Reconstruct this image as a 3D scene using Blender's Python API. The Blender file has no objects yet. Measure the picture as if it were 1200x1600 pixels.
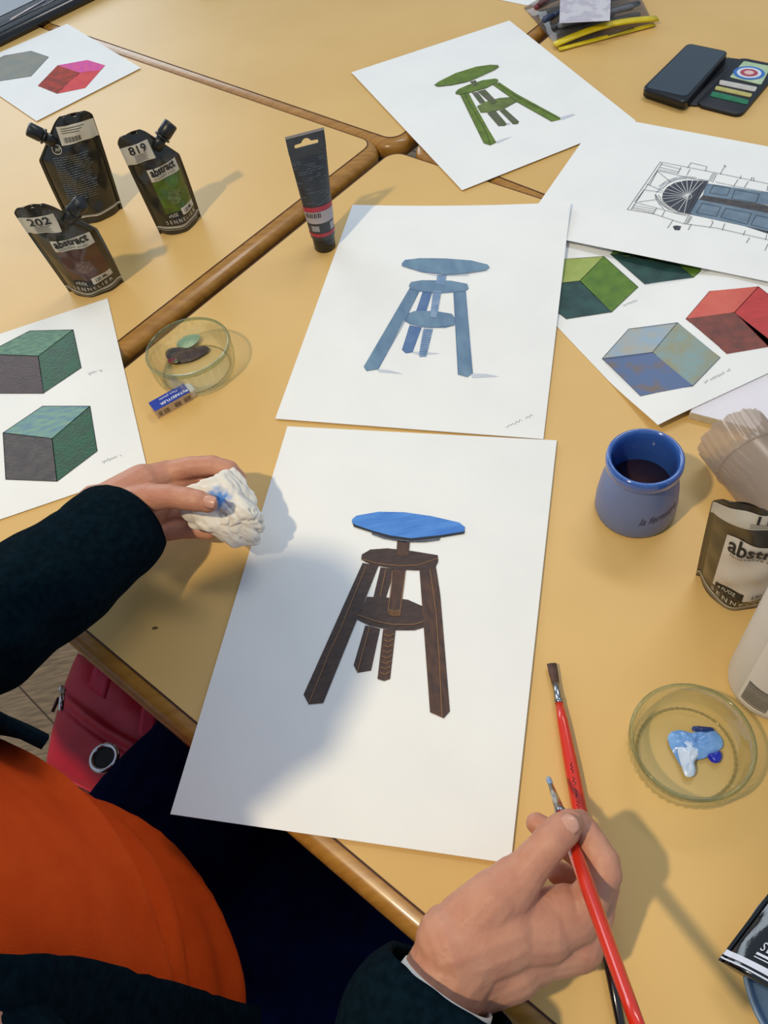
import bpy, bmesh, math, random
from mathutils import Vector, Matrix, noise
random.seed(7)
sc = bpy.context.scene
COL = sc.collection
T = 0.75                      # table top height (m)
# ------------------------------------------------------------------ camera
F_PX, PITCH, ROLL, HC = 1264.087, 0.931299, -0.201598, 0.668288
_fw = Vector((0, math.cos(PITCH), -math.sin(PITCH)))
_rt = Vector((1, 0, 0)); _up = _rt.cross(_fw)
CR = _rt*math.cos(ROLL) + _up*math.sin(ROLL)
CU = _up*math.cos(ROLL) - _rt*math.sin(ROLL)
CAM = Vector((0, 0, T+HC))
cd = bpy.data.cameras.new('camera'); cam = bpy.data.objects.new('camera', cd); COL.objects.link(cam)
cd.sensor_fit = 'VERTICAL'; cd.sensor_height = 32.0; cd.sensor_width = 24.0
cd.lens = 32.0*F_PX/1600.0; cd.clip_start = 0.01
M = Matrix((CR, CU, -_fw)).transposed().to_4x4(); M.translation = CAM
cam.matrix_world = M
sc.camera = cam
# ------------------------------------------------------------------ colour management, world, lights
vs = sc.view_settings
vs.view_transform = 'Standard'; vs.look = 'None'; vs.gamma = 1; vs.use_curve_mapping = False
vs.exposure = -0.12
W = bpy.data.worlds.new('room_light'); sc.world = W; W.use_nodes = True
WN = W.node_tree.nodes; WN['Background'].inputs[0].default_value = (0.64, 0.82, 1.04, 1)
WN['Background'].inputs[1].default_value = 0.50
KEY_DIR = Vector((0.50, 0.36, -1.0)).normalized()
def area(name, loc, target, size, power, color, sy=None):
    l = bpy.data.lights.new(name, 'AREA'); l.energy = power; l.color = color
    l.shape = 'RECTANGLE' if sy else 'DISK'; l.size = size
    if sy: l.size_y = sy
    o = bpy.data.objects.new(name, l); COL.objects.link(o); o.location = loc
    o.rotation_euler = (Vector(target)-Vector(loc)).to_track_quat('-Z', 'Y').to_euler()
    return o
_kt = Vector((0.0, 0.55, T))
area('ceiling_spot_light', _kt-KEY_DIR*2.3, _kt, 0.10, 32, (1.0, 0.84, 0.56))
area('window_light', (-1.6, 4.2, 2.1), (0, .9, T), 2.2, 50, (0.80, 0.91, 1.0), 1.5)
area('ceiling_panel_light', (0.9, 1.6, 2.75), (0.1, .7, T), 1.2, 13, (1.0, 0.96, 0.9), 0.3)
# ------------------------------------------------------------------ helpers
def U(x, y, h=0.0):
    """point seen at photo pixel (x, y) lying h above the table top"""
    d = _fw + CR*((x-600)/F_PX) - CU*((y-800)/F_PX)
    t = (h-HC)/d.z
    p = CAM + d*t
    return p
def px(p):
    d = p-CAM; z = d.dot(_fw); return (600+F_PX*d.dot(CR)/z, 800-F_PX*d.dot(CU)/z)
def lin(c):
    return tuple(((v/255.0)/12.92 if v/255.0 <= 0.04045 else ((v/255.0+0.055)/1.055)**2.4) for v in c)
MATS = {}
def mat(name, c, rough=0.5, c2=None, scale=40, bump=0, bscale=None, metal=0, spec=0.5, coat=0,
        stretch=None, contrast=(0.35, 0.65), sss=0, detail=4, sheen=0, distort=0):
    if name in MATS: return MATS[name]
    m = bpy.data.materials.new(name); m.use_nodes = True; nt = m.node_tree; N = nt.nodes; L = nt.links
    b = N['Principled BSDF']; col = (*lin(c), 1)
    b.inputs['Base Color'].default_value = col; b.inputs['Roughness'].default_value = rough
    b.inputs['Metallic'].default_value = metal; b.inputs['Specular IOR Level'].default_value = spec
    b.inputs['Coat Weight'].default_value = coat; b.inputs['Coat Roughness'].default_value = 0.08
    if sss:
        b.inputs['Subsurface Weight'].default_value = sss
        b.inputs['Subsurface Radius'].default_value = (0.012, 0.004, 0.002); b.inputs['Subsurface Scale'].default_value = 1
    if sheen: b.inputs['Sheen Weight'].default_value = sheen; b.inputs['Sheen Roughness'].default_value = .5
    tc = N.new('ShaderNodeTexCoord'); mp = N.new('ShaderNodeMapping'); L.new(tc.outputs['Object'], mp.inputs[0])
    if stretch: mp.inputs['Scale'].default_value = stretch[:3]
    if stretch and len(stretch) > 3: mp.inputs['Rotation'].default_value = (0, 0, stretch[3])
    if c2:
        n = N.new('ShaderNodeTexNoise'); n.inputs['Scale'].default_value = scale; n.inputs['Detail'].default_value = detail
        n.inputs['Distortion'].default_value = distort
        L.new(mp.outputs[0], n.inputs['Vector'])
        r = N.new('ShaderNodeValToRGB'); r.color_ramp.elements[0].position = contrast[0]; r.color_ramp.elements[1].position = contrast[1]
        r.color_ramp.elements[0].color = col; r.color_ramp.elements[1].color = (*lin(c2), 1)
        L.new(n.outputs[0], r.inputs[0]); L.new(r.outputs[0], b.inputs['Base Color'])
    if bump:
        n2 = N.new('ShaderNodeTexNoise'); n2.inputs['Scale'].default_value = bscale or scale; n2.inputs['Detail'].default_value = 5
        L.new(mp.outputs[0], n2.inputs['Vector'])
        bp = N.new('ShaderNodeBump'); bp.inputs['Strength'].default_value = bump; bp.inputs['Distance'].default_value = 0.002
        L.new(n2.outputs[0], bp.inputs['Height']); L.new(bp.outputs[0], b.inputs['Normal'])
    MATS[name] = m; return m
def clear_mat(name, tint, gl=0.35, rough=0.02, diffuse=0.0, dcol=(230, 230, 230), glass=0.0):
    """thin clear glass or film: mostly transparent, glossy by fresnel, a share of haze"""
    if name in MATS: return MATS[name]
    m = bpy.data.materials.new(name); m.use_nodes = True; nt = m.node_tree; N = nt.nodes; L = nt.links
    N.remove(N['Principled BSDF']); out = N['Material Output']
    tr = N.new('ShaderNodeBsdfTransparent'); tr.inputs[0].default_value = (*lin(tint), 1)
    base = tr
    if glass:
        g = N.new('ShaderNodeBsdfGlass'); g.inputs['IOR'].default_value = 1.35; g.inputs['Color'].default_value = (*lin(tint), 1); g.inputs['Roughness'].default_value = .0
        mx = N.new('ShaderNodeMixShader'); mx.inputs[0].default_value = glass
        L.new(tr.outputs[0], mx.inputs[1]); L.new(g.outputs[0], mx.inputs[2]); base = mx
    if diffuse:
        d = N.new('ShaderNodeBsdfDiffuse'); d.inputs[0].default_value = (*lin(dcol), 1)
        t2 = N.new('ShaderNodeBsdfTranslucent'); t2.inputs[0].default_value = (*lin(dcol), 1)
        ma = N.new('ShaderNodeMixShader'); ma.inputs[0].default_value = .5
        L.new(d.outputs[0], ma.inputs[1]); L.new(t2.outputs[0], ma.inputs[2])
        mx = N.new('ShaderNodeMixShader'); mx.inputs[0].default_value = diffuse
        L.new(base.outputs[0], mx.inputs[1]); L.new(ma.outputs[0], mx.inputs[2]); base = mx
    gs = N.new('ShaderNodeBsdfGlossy'); gs.inputs['Roughness'].default_value = rough
    lw = N.new('ShaderNodeLayerWeight'); lw.inputs[0].default_value = gl
    pw = N.new('ShaderNodeMath'); pw.operation = 'POWER'; pw.inputs[1].default_value = 2.5; L.new(lw.outputs['Facing'], pw.inputs[0])
    ml = N.new('ShaderNodeMath'); ml.operation = 'MULTIPLY_ADD'; ml.inputs[1].default_value = .35; ml.inputs[2].default_value = .03; L.new(pw.outputs[0], ml.inputs[0])
    mx = N.new('ShaderNodeMixShader'); L.new(ml.outputs[0], mx.inputs[0])
    L.new(base.outputs[0], mx.inputs[1]); L.new(gs.outputs[0], mx.inputs[2]); L.new(mx.outputs[0], out.inputs[0])
    MATS[name] = m; return m
def tag(o, label, cat, group=None, kind=None):
    if label: o['label'] = label
    if cat: o['category'] = cat
    if group: o['group'] = group
    if kind: o['kind'] = kind
    return o
def thing(name, label, cat, loc, group=None):
    o = bpy.data.objects.new(name, None); COL.objects.link(o); o.location = loc; o.empty_display_size = .02
    tag(o, label, cat, group); return o
def _off(o):
    v = Vector((0, 0, 0))
    while o is not None: v = v + o.location; o = o.parent
    return v
def obj(name, verts, faces, mats, parent=None, smooth=True, mi=None, label=None):
    """one mesh object; verts are world points; the object sits at its own first vertex's spot"""
    if not isinstance(mats, (list, tuple)): mats = [mats]
    me = bpy.data.meshes.new(name)
    base = _off(parent) if parent else Vector((0, 0, 0))
    if parent: loc = Vector((0, 0, 0))
    else:
        vs_ = [Vector(v) for v in verts]
        loc = Vector((sum(v.x for v in vs_)/len(vs_), sum(v.y for v in vs_)/len(vs_), min(v.z for v in vs_)))
    me.from_pydata([tuple(Vector(v)-base-loc) for v in verts], [], faces)
    for m in mats: me.materials.append(m)
    for i, p in enumerate(me.polygons):
        p.use_smooth = smooth
        if mi: p.material_index = mi[i]
    me.update()
    o = bpy.data.objects.new(name, me); COL.objects.link(o); o.location = loc
    if parent: o.parent = parent
    if label: o['label'] = label
    return o
def from_bm(name, bm, mats, parent=None, smooth=True, label=None):
    bm.normal_update(); bm.verts.index_update()
    vs_ = [v.co.copy() for v in bm.verts]; fs = [[v.index for v in f.verts] for f in bm.faces]
    mi = [f.material_index for f in bm.faces]; bm.free()
    return obj(name, vs_, fs, mats, parent, smooth, mi, label)
def mod(o, typ, **kw):
    m = o.modifiers.new(typ.lower(), typ)
    for k, v in kw.items(): setattr(m, k, v)
    return m
def grid(fn, nu, nv, cu=False):
    """verts and faces of a parametric surface fn(s, t), s and t in 0..1"""
    vs_ = []; fs = []
    for j in range(nv+1):
        for i in range(nu+(0 if cu else 1)):
            vs_.append(fn(i/nu, j/nv))
    n = nu if cu else nu+1
    for j in range(nv):
        for i in range(nu):
            a = j*n+i; b = j*n+(i+1) % n if cu else a+1
            fs.append([a, b, b+n, a+n])
    return vs_, fs
def lathe(prof, center, n=64, rib=None):
    """prof: list of (r, z) or (r, z, ribamp)"""
    vs_ = []; fs = []
    c = Vector(center)
    for p in prof:
        for i in range(n):
            a = 2*math.pi*i/n
            r = p[0] + (p[2]*(0.5+0.5*math.cos(rib*a)) if rib and len(p) > 2 else 0)
            vs_.append(c+Vector((r*math.cos(a), r*math.sin(a), p[1])))
    for j in range(len(prof)-1):
        for i in range(n):
            fs.append([j*n+i, j*n+(i+1) % n, (j+1)*n+(i+1) % n, (j+1)*n+i])
    if prof[0][0] < 1e-4 and False: pass
    return vs_, fs
def tube(pts, rads, n=12, cap=True, flat=1.0, flatdir=None):
    """tube along points with varying radii"""
    pts = [Vector(p) for p in pts]; vs_ = []; fs = []
    ref = flatdir or Vector((0, 0, 1))
    for k, p in enumerate(pts):
        d = (pts[min(k+1, len(pts)-1)]-pts[max(k-1, 0)]).normalized()
        a = d.cross(ref)
        if a.length < 1e-3: a = d.cross(Vector((1, 0, 0)))
        a.normalize(); b = a.cross(d).normalized()
        for i in range(n):
            t = 2*math.pi*i/n
            vs_.append(p + a*math.cos(t)*rads[k] + b*math.sin(t)*rads[k]*flat)
    for k in range(len(pts)-1):
        for i in range(n):
            fs.append([k*n+i, k*n+(i+1) % n, (k+1)*n+(i+1) % n, (k+1)*n+i])
    if cap:
        fs.append(list(range(n))[::-1]); fs.append([(len(pts)-1)*n+i for i in range(n)])
    return vs_, fs
def join(*parts):
    V = []; Fs = []
    for v, f in parts:
        o = len(V); V += list(v); Fs += [[i+o for i in q] for q in f]
    return V, Fs
def rounded(poly, r, seg=5):
    """round the corners of a closed polygon of Vectors"""
    out = []; n = len(poly)
    for i in range(n):
        p = poly[i]; a = poly[i-1]-p; b = poly[(i+1) % n]-p
        ra = min(r, a.length*.45, b.length*.45)
        A = p+a.normalized()*ra; B = p+b.normalized()*ra
        for k in range(seg+1):
            t = k/seg
            out.append(A*(1-t)**2 + p*2*t*(1-t) + B*t*t)
    return out
def prism(poly, z0, z1, bev=0.0):
    """poly of Vectors in plan; z0, z1 added to each point's z; softened top edge"""
    n = len(poly); c = sum(poly, Vector((0, 0, 0)))/n
    rings = [(z0, 0), (z1-bev, 0)] + ([(z1-bev*.3, bev*.3), (z1, bev)] if bev else [(z1, 0)])
    if not bev: rings = [(z0, 0), (z1, 0)]
    vs_ = []
    for z, ins in rings:
        for p in poly:
            d = (c-p); d.z = 0
            vs_.append(p + (d.normalized()*ins if ins else Vector((0, 0, 0))) + Vector((0, 0, z)))
    fs = []
    for k in range(len(rings)-1):
        for i in range(n): fs.append([k*n+i, k*n+(i+1) % n, (k+1)*n+(i+1) % n, (k+1)*n+i])
    fs.append(list(range(n))[::-1]); fs.append([(len(rings)-1)*n+i for i in range(n)])
    return vs_, fs
def text_geo(s, size=1.0, bold=0.0, spacing=1.0, shear=0.0):
    """triangulated 2-D text: list of (x, y), faces, width; the baseline is y = 0"""
    c = bpy.data.curves.new('lettering', 'FONT'); c.body = s; c.size = size; c.offset = bold
    c.space_character = spacing; c.shear = shear; c.resolution_u = 3
    o = bpy.data.objects.new('lettering', c); COL.objects.link(o)
    me = o.to_mesh(); vs_ = [(v.co.x, v.co.y) for v in me.vertices]; fs = [list(p.vertices) for p in me.polygons]
    o.to_mesh_clear(); bpy.data.objects.remove(o); bpy.data.curves.remove(c)
    w = max([v[0] for v in vs_]+[1e-6])
    return vs_, fs, w
def text_on(name, s, size, fn, m, parent, bold=0.0, spacing=1.0, shear=0.0, width=None, label=None):
    """text laid through fn(x, y) -> world; width squeezes to a target width"""
    vs_, fs, w = text_geo(s, size, bold, spacing, shear)
    k = (width/w) if width else 1.0
    return obj(name, [fn(x*k, y) for x, y in vs_], fs, m, parent, False, label=label)
def ngon_mesh(polys):
    """filled flat polygons (concave allowed)"""
    bm = bmesh.new()
    for poly in polys:
        f = bm.faces.new([bm.verts.new(p) for p in poly])
    bmesh.ops.triangulate(bm, faces=bm.faces[:])
    bm.verts.index_update(); v = [x.co.copy() for x in bm.verts]; f = [[y.index for y in q.verts] for q in bm.faces]; bm.free()
    return v, f
# ------------------------------------------------------------------ materials
LAM = mat('table_laminate', (222, 183, 116), .42, (214, 174, 106), 5, spec=.4, contrast=(.3, .7), bump=.05, bscale=900)
WOOD = mat('varnished_beech_trim', (176, 128, 58), .3, (156, 108, 44), 25, spec=.4, coat=.2, stretch=(1, 6, 3, .88), detail=6)
SEAM = mat('dark_seam', (70, 35, 18), .7)
PAPER = mat('white_paper', (240, 240, 238), .75, (236, 236, 235), 12, spec=.2, bump=.06, bscale=500)
STEEL = mat('grey_steel', (120, 122, 125), .35, metal=.8, c2=(100, 100, 104), scale=80)
# ------------------------------------------------------------------ setting
floor_m = mat('floor_planks', (150, 128, 100), .55, (112, 94, 72), 22, stretch=(1, 7, 1, .75), detail=8, bump=.1)
o = obj('floor', [(-4, -3, 0), (4, -3, 0), (4, 6, 0), (-4, 6, 0)], [[0, 1, 2, 3]], floor_m); o['kind'] = 'structure'
def plank_seams():
    V = []; Fs = []
    e = Vector((.638, -.77, 0)); g = Vector((.77, .638, 0))
    for i in range(-16, 17):
        c = Vector((-.2, .4, .0008))+g*(i*.19)
        a, b = c-e*2.2, c+e*2.2
        for q in (a-g*.0015, b-g*.0015, b+g*.0015, a+g*.0015): V.append(q)
        n = len(V); Fs.append([n-4, n-3, n-2, n-1])
    return V, Fs
v, f = plank_seams(); o = obj('trim_1', v, f, mat('plank_joint', (70, 58, 46), .8)); o['kind'] = 'structure'
wall_m = mat('wall_paint', (214, 210, 200), .8, (206, 202, 192), 6)
for nm, q in (('wall_left', [(-4, -3, 0), (-4, 6, 0), (-4, 6, 1.0), (-4, -3, 1.0)]), ('wall_back', [(-4, 6, 0), (4, 6, 0), (4, 6, 1.0), (-4, 6, 1.0)])):
    o = obj(nm, q, [[0, 1, 2, 3]], wall_m); o['kind'] = 'structure'
# ------------------------------------------------------------------ tables
def line(a, b): return U(*a), (U(*b)-U(*a)).normalized()
def isect(l1, l2):
    p, d = l1; q, e = l2
    den = d.x*e.y-d.y*e.x; r = q-p
    t = (r.x*e.y-r.y*e.x)/den
    return p+d*t
def make_table(label, corner, d1, n1, d2, n2, widths, rad=.022):
    """laminate rectangle from corner along d1 and d2; widths = trim reach on sides (d1 side, far d1 end, far side, d2 side)"""
    P = [corner, corner+d1*n1, corner+d1*n1+d2*n2, corner+d2*n2]
    if (P[1]-P[0]).cross(P[2]-P[1]).z < 0:
        P = [P[0], P[3], P[2], P[1]]; widths = [widths[3], widths[2], widths[1], widths[0]]
    root = thing('school_table', label, 'table', Vector((P[0]+P[2])/2) - Vector((0, 0, T)))
    path = []; ws = []; nr = []
    seg = 7
    for i in range(4):
        p = P[i]; a = (P[i-1]-p).normalized(); b = (P[(i+1) % 4]-p).normalized()
        na = Vector((-a.y, a.x, 0))*1.0; nb = Vector((b.y, -b.x, 0))
        wa, wb = widths[i-1], widths[i]
        c = p+(a+b)*rad
        for k in range(seg+1):
            t = k/seg; n = (na*math.cos(t*math.pi/2)+nb*math.sin(t*math.pi/2)).normalized()
            path.append(c+n*rad); nr.append(n); ws.append(wa*(1-t)+wb*t)
    TH = .03
    v, f = prism(path, -.026, 0); obj('tabletop', v, f, LAM, root, False)
    prof = []
    for k in range(11):
        ph = math.pi*k/10
        prof.append((max(math.sin(ph), 0)**.75, -TH/2+TH/2*(abs(math.cos(ph))**.8)*(1 if math.cos(ph) > 0 else -1)))
    V = []; n = len(path)
    for s, z in prof:
        for i in range(n): V.append(path[i]+nr[i]*ws[i]*s+Vector((0, 0, z-.0003)))
    Fs = []
    for k in range(len(prof)-1):
        for i in range(n): Fs.append([k*n+i, (k+1)*n+i, (k+1)*n+(i+1) % n, k*n+(i+1) % n])
    obj('wooden_edge', V, Fs, WOOD, root)
    V = [path[i]+Vector((0, 0, .0004))-nr[i]*.0004 for i in range(n)]+[path[i]+nr[i]*.0013+Vector((0, 0, .0002)) for i in range(n)]
    obj('seam', V, [[i, n+i, n+(i+1) % n, (i+1) % n] for i in range(n)], SEAM, root)
    cc = (P[0]+P[2])/2
    for p in P:
        q = p+(cc-p).normalized()*.10
        v, f = tube([Vector((q.x, q.y, 0.0)), Vector((q.x, q.y, T-.03))], [.018, .018], 14); obj('leg', v, f, STEEL, root)
    return root
lB1 = line((188, 530), (578, 226)); lA1 = line((197, 574), (598, 249))
lC1 = line((172, 68), (596, 212)); lB2 = line((170, 80), (570, 218))
lA2 = line((650, 250), (837, 322)); lD2 = line((648, 226), (850, 303))
lC2 = line((634, 205), (842, 38)); lD1 = line((658, 222), (851, 62))
near = line((136, 985), (690, 1450))
cA = isect(lA1, lA2); nearc = isect(near, lA1)
n2A = (cA-nearc).length
E1 = lA2[1]; E2 = -lA1[1]      # E1 down-right, E2 down-left (towards the viewer)
E1 = near[1]
make_table('yellow-topped school table nearest the viewer, under the brown stool painting', nearc, E1, 1.35, (cA-nearc).normalized(), n2A, [.019, .02, .003, .003])
cB = isect(lB1, lB2)
make_table('yellow-topped school table on the left, under three standing paint pouches', cB, -lB1[1], .84, -lB2[1], .94, [.022, .003, .003, .003])
cC = isect(lC1, lC2)
make_table('yellow-topped school table at the top, beyond the long wooden seam', cC, -lC1[1], 1.3, lC2[1], .8, [.020, .003, .02, .017])
cD = isect(lD1, lD2)
make_table('yellow-topped school table at top right, under the phone', cD, lD2[1], 1.3, lD1[1], .8, [.018, .003, .003, .003])
# dark flat case lying across the far left end of the tables
def flat_case():
    a = U(-40, 93, .001); b = U(156, -4, .001); d = (b-a).normalized(); nrm = Vector((-d.y, d.x, 0))
    if nrm.y < 0: nrm = -nrm
    a = a-d*.20; b = b+d*.30
    root = thing('equipment_case', 'dark grey flat case with a glossy black rim, top left corner', 'case', (a+b)/2+nrm*.2)
    rim = mat('glossy_black_rim', (14, 14, 16), .25, (20, 20, 22), 20, coat=.4); topm = mat('slate_case_top', (72, 78, 92), .45, (66, 71, 84), 9)
    P = [a, b, b+nrm*.42, a+nrm*.42]
    v, f = prism(rounded(P, .03), -.0002, .020, .014); obj('rim', v, f, rim, root)
    Q = [a+nrm*.075+d*.03, b+nrm*.075-d*.03, b+nrm*.36-d*.03, a+nrm*.36+d*.03]
    v, f = prism(Q, .0185, .0212); obj('case_lid', v, f, topm, root, False)
    v, f = tube([U(16, 31, .0225), U(70, 0, .0225)], [.0016, .0016], 8); obj('metal_strip', v, f, mat('bright_strip', (225, 215, 225), .3, metal=.2, c2=(215, 205, 215), scale=30), root)
    v, f = tube([a+d*.05+nrm*.030+Vector((0, 0, .0200)), b-d*.05+nrm*.030+Vector((0, 0, .0200))], [.0018, .0018], 8); obj('rim_bead', v, f, rim, root)
flat_case()
# ------------------------------------------------------------------ paper sheets and drawings
class Sheet:
    def __init__(s, name, label, corners, thick=.0006, cat='drawing', curl=None, m=None):
        """corners: (x, y, h) in order TL, TR, BR, BL; a plane through the first, second and fourth"""
        s.C = [U(*c) for c in corners]
        A, B, C, D = s.C
        s.p = A; s.n = (B-A).cross(D-A).normalized()
        if s.n.z < 0: s.n = -s.n
        s.curl = None; s.C[2] = s.at(corners[2][0], corners[2][1])
        s.root = thing(name, label, cat, Vector((s.C[0]+s.C[1]+s.C[2]+s.C[3])/4))
        A, B, C, D = s.C
        s.curl = curl
        N = 60 if curl else 20
        def top(i, j, o=0):
            p = A*(1-i)*(1-j)+B*i*(1-j)+C*i*j+D*(1-i)*j
            return p+s.n*(o+s.lift(i, j))
        v1, f1 = grid(lambda i, j: top(i, j), N, N); v2, f2 = grid(lambda i, j: top(i, j, -thick), N, N)
        n = N+1; off = len(v1); Fs = [q[::-1] for q in f1]+[[x+off for x in q] for q in f2]
        edge = [(j*n, (j+1)*n) for j in range(N)]+[(j*n+N, (j+1)*n+N) for j in range(N)]+[(i, i+1) for i in range(N)]+[(N*n+i, N*n+i+1) for i in range(N)]
        Fs += [[a, b, b+off, a+off] for a, b in edge]
        s.paper = obj('paper', v1+v2, Fs, m or PAPER, s.root, False)
    def lift(s, i, j):
        if not s.curl: return 0
        if callable(s.curl): return s.curl(s.C[0]+(s.C[1]-s.C[0])*i+(s.C[3]-s.C[0])*j)
        r = 0
        for (ci, cj, amp, rad) in s.curl:
            d = math.hypot(i-ci, j-cj)
            if d < rad: r += amp*(1-d/rad)**2
        return r
    def at(s, x, y, off=0.0):
        d = (_fw + CR*((x-600)/F_PX) - CU*((y-800)/F_PX))
        den = d.dot(s.n); p = CAM+d*((s.p-CAM).dot(s.n)/den)
        if s.curl:
            for _ in range(4):
                h = s.lift_at(p); p = CAM+d*(((s.p-CAM).dot(s.n)+h)/den)
        return p+s.n*off
    def lift_at(s, p):
        e = s.C[1]-s.C[0]; g = s.C[3]-s.C[0]; q = p-s.C[0]
        a, b, c = e.dot(e), e.dot(g), g.dot(g); u, v = q.dot(e), q.dot(g); D = a*c-b*b
        return s.lift((u*c-v*b)/D, (v*a-u*b)/D)
    def poly(s, name, polys, m, z=.0004, parent=None, tf=lambda x, y: (x, y), label=None):
        for q in polys:
            P = [tf(*p) for p in q]; Q = []
            for a, b in zip(P, P[1:]+P[:1]):
                k = max(1, int(math.hypot(b[0]-a[0], b[1]-a[1])/25)); Q += [(a[0]+(b[0]-a[0])*i/k, a[1]+(b[1]-a[1])*i/k) for i in range(k)]
            v, f = ngon_mesh([[s.at(*p, z) for p in Q]])
            if s.curl:
                bm = bmesh.new(); bv_ = [bm.verts.new(p) for p in v]
                for t in f: bm.faces.new([bv_[i] for i in t])
                for _ in range(3):
                    bmesh.ops.subdivide_edges(bm, edges=[e for e in bm.edges if e.calc_length() > .008], cuts=1, use_grid_fill=True)
                bmesh.ops.triangulate(bm, faces=bm.faces[:])
                for w_ in bm.verts: w_.co = s.at(*px(w_.co), z)
                bm.verts.index_update(); v = [w_.co.copy() for w_ in bm.verts]; f = [[w_.index for w_ in t.verts] for t in bm.faces]; bm.free()
            o = obj(name, v, f, m, parent or s.root, False, label=label)
        return o
    def strokes(s, name, lines, w, m, z=.0007, parent=None, tf=lambda x, y: (x, y)):
        if name == 'pencil_note' and len(lines) > 1:
            for ln in lines: s.strokes(name, [ln], w, m, z, parent, tf)
            return
        V = []; Fs = []
        for ln in lines:
            P = [s.at(*tf(*p), z) for p in ln]
            for a, b in zip(P, P[1:]):
                d = (b-a)
                if d.length < 1e-6: continue
                d.normalize(); k = d.cross(s.n)*w/2; n = len(V)
                V += [a-k-d*w*.3, a+k-d*w*.3, b+k+d*w*.3, b-k+d*w*.3]; Fs.append([n, n+1, n+2, n+3])
        return obj(name, V, Fs, m, parent or s.root, False)
def scribble(x, y, dx, dy, n, amp, seed=0):
    """a line of small pencil loops from (x, y) towards (x+dx, y+dy)"""
    r = random.Random(seed); out = []; L = math.hypot(dx, dy); ux, uy = dx/L, dy/L
    word = []
    for i in range(n):
        t = i/(n-1); a = amp*(1 if i % 2 else -.6)*(.4+r.random())
        if r.random() < .12 and len(word) > 2: out.append(word); word = []; continue
        word.append((x+dx*t-uy*a*.9, y+dy*t+ux*a*.9))
    if len(word) > 1: out.append(word)
    return out
PENCIL = mat('pencil_grey', (140, 145, 155), .8)
INK = mat('ink_dark', (38, 40, 48), .7)
# main sheet ---------------------------------------------------------
main = Sheet('stool_painting', 'large white sheet with the brown stool and blue seat painting, in front of the person', [(449, 666, .0035), (870, 688, .0035), (798, 1349, .0035), (266, 1272, .0035)])
tfm = lambda x, y: (x/3.75+440, y/3.75+760)
BRN = mat('dark_brown_paint', (70, 52, 48), .6, (56, 40, 36), 90, bump=.2, bscale=300, stretch=(1, 3, 1))
BRN2 = mat('umber_paint', (86, 58, 44), .6, (62, 44, 40), 70, bump=.2, bscale=300, stretch=(3, 1, 1))
BLU = mat('cobalt_paint', (58, 120, 205), .5, (84, 146, 222), 40, stretch=(.5, 3, 1), bump=.3, bscale=250)
GRYP = mat('slate_paint', (95, 100, 112), .6, (70, 74, 90), 160)
OCH = mat('ochre_line', (150, 110, 70), .7)
main.poly('painted_back_leg', [[(580, 475), (665, 485), (612, 655), (538, 650)], [(490, 815), (578, 835), (525, 1080), (445, 1093), (422, 1048)]], BRN, .0004, tf=tfm)
main.poly('painted_screw', [[(595, 838), (668, 845), (636, 1130), (600, 1142), (562, 1130)]], BRN2, .0006, tf=tfm)
main.poly('painted_lower_disc', [[(500, 648), (620, 652), (740, 665), (830, 705), (834, 828), (780, 845), (650, 845), (520, 820), (440, 780)]], BRN, .0005, tf=tfm)
main.poly('painted_screw', [[(655, 486), (728, 492), (695, 765), (625, 752)]], BRN2, .0006, tf=tfm)
main.poly('painted_leg', [[(475, 450), (568, 468), (500, 640), (245, 1270), (160, 1278), (130, 1220)]], BRN, .0007, tf=tfm)
main.poly('painted_leg', [[(808, 488), (905, 476), (930, 640), (986, 1320), (950, 1360), (870, 1325)]], BRN2, .0007, tf=tfm)
main.poly('painted_upper_disc', [[(470, 402), (520, 372), (620, 365), (760, 380), (915, 405), (918, 442), (900, 480), (800, 495), (680, 490), (520, 460), (467, 430)]], BRN, .0008, tf=tfm)
main.poly('painted_post', [[(678, 320), (752, 328), (744, 408), (672, 404)]], BRN2, .0009, tf=tfm)
main.poly('painted_seat_underside', [[(528, 262), (700, 290), (932, 296), (925, 318), (840, 330), (720, 330), (600, 310), (530, 285)]], GRYP, .0009, tf=tfm)
main.poly('painted_seat_rim', [[(412, 205), (430, 190), (900, 200), (1074, 262), (1070, 280), (930, 303), (760, 322), (630, 305), (530, 274), (425, 240)]], INK, .0010, tf=tfm)
main.poly('painted_seat', [[(415, 195), (440, 175), (570, 152), (720, 155), (880, 178), (1040, 215), (1075, 243), (1068, 268), (930, 290), (760, 308), (640, 292), (530, 262), (430, 228), (412, 212)]], BLU, .0012, tf=tfm)
main.strokes('pencil_line', [[(495, 470), (455, 570), (350, 830), (270, 1000), (200, 1180), (160, 1275)], [(870, 490), (905, 740), (925, 1020), (940, 1350)],
    [(612, 490), (578, 650)], [(515, 830), (445, 1090)], [(650, 500), (625, 740)], [(725, 500), (692, 760)],
    [(475, 430), (560, 455), (680, 468), (800, 465), (915, 425)], [(445, 755), (560, 795), (650, 812), (780, 812), (830, 795)]]
    + [[(598+8-k*.09*0-(k-850)*.10, k), (630-(k-850)*.10, k+12), (662-(k-850)*.12, k-4)] for k in range(870, 1120, 32)]
    + [[(632, 725+i*9), (660, 736+i*9), (690, 728+i*9)] for i in range(4)], .0006, OCH, .0013, tf=tfm)
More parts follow.
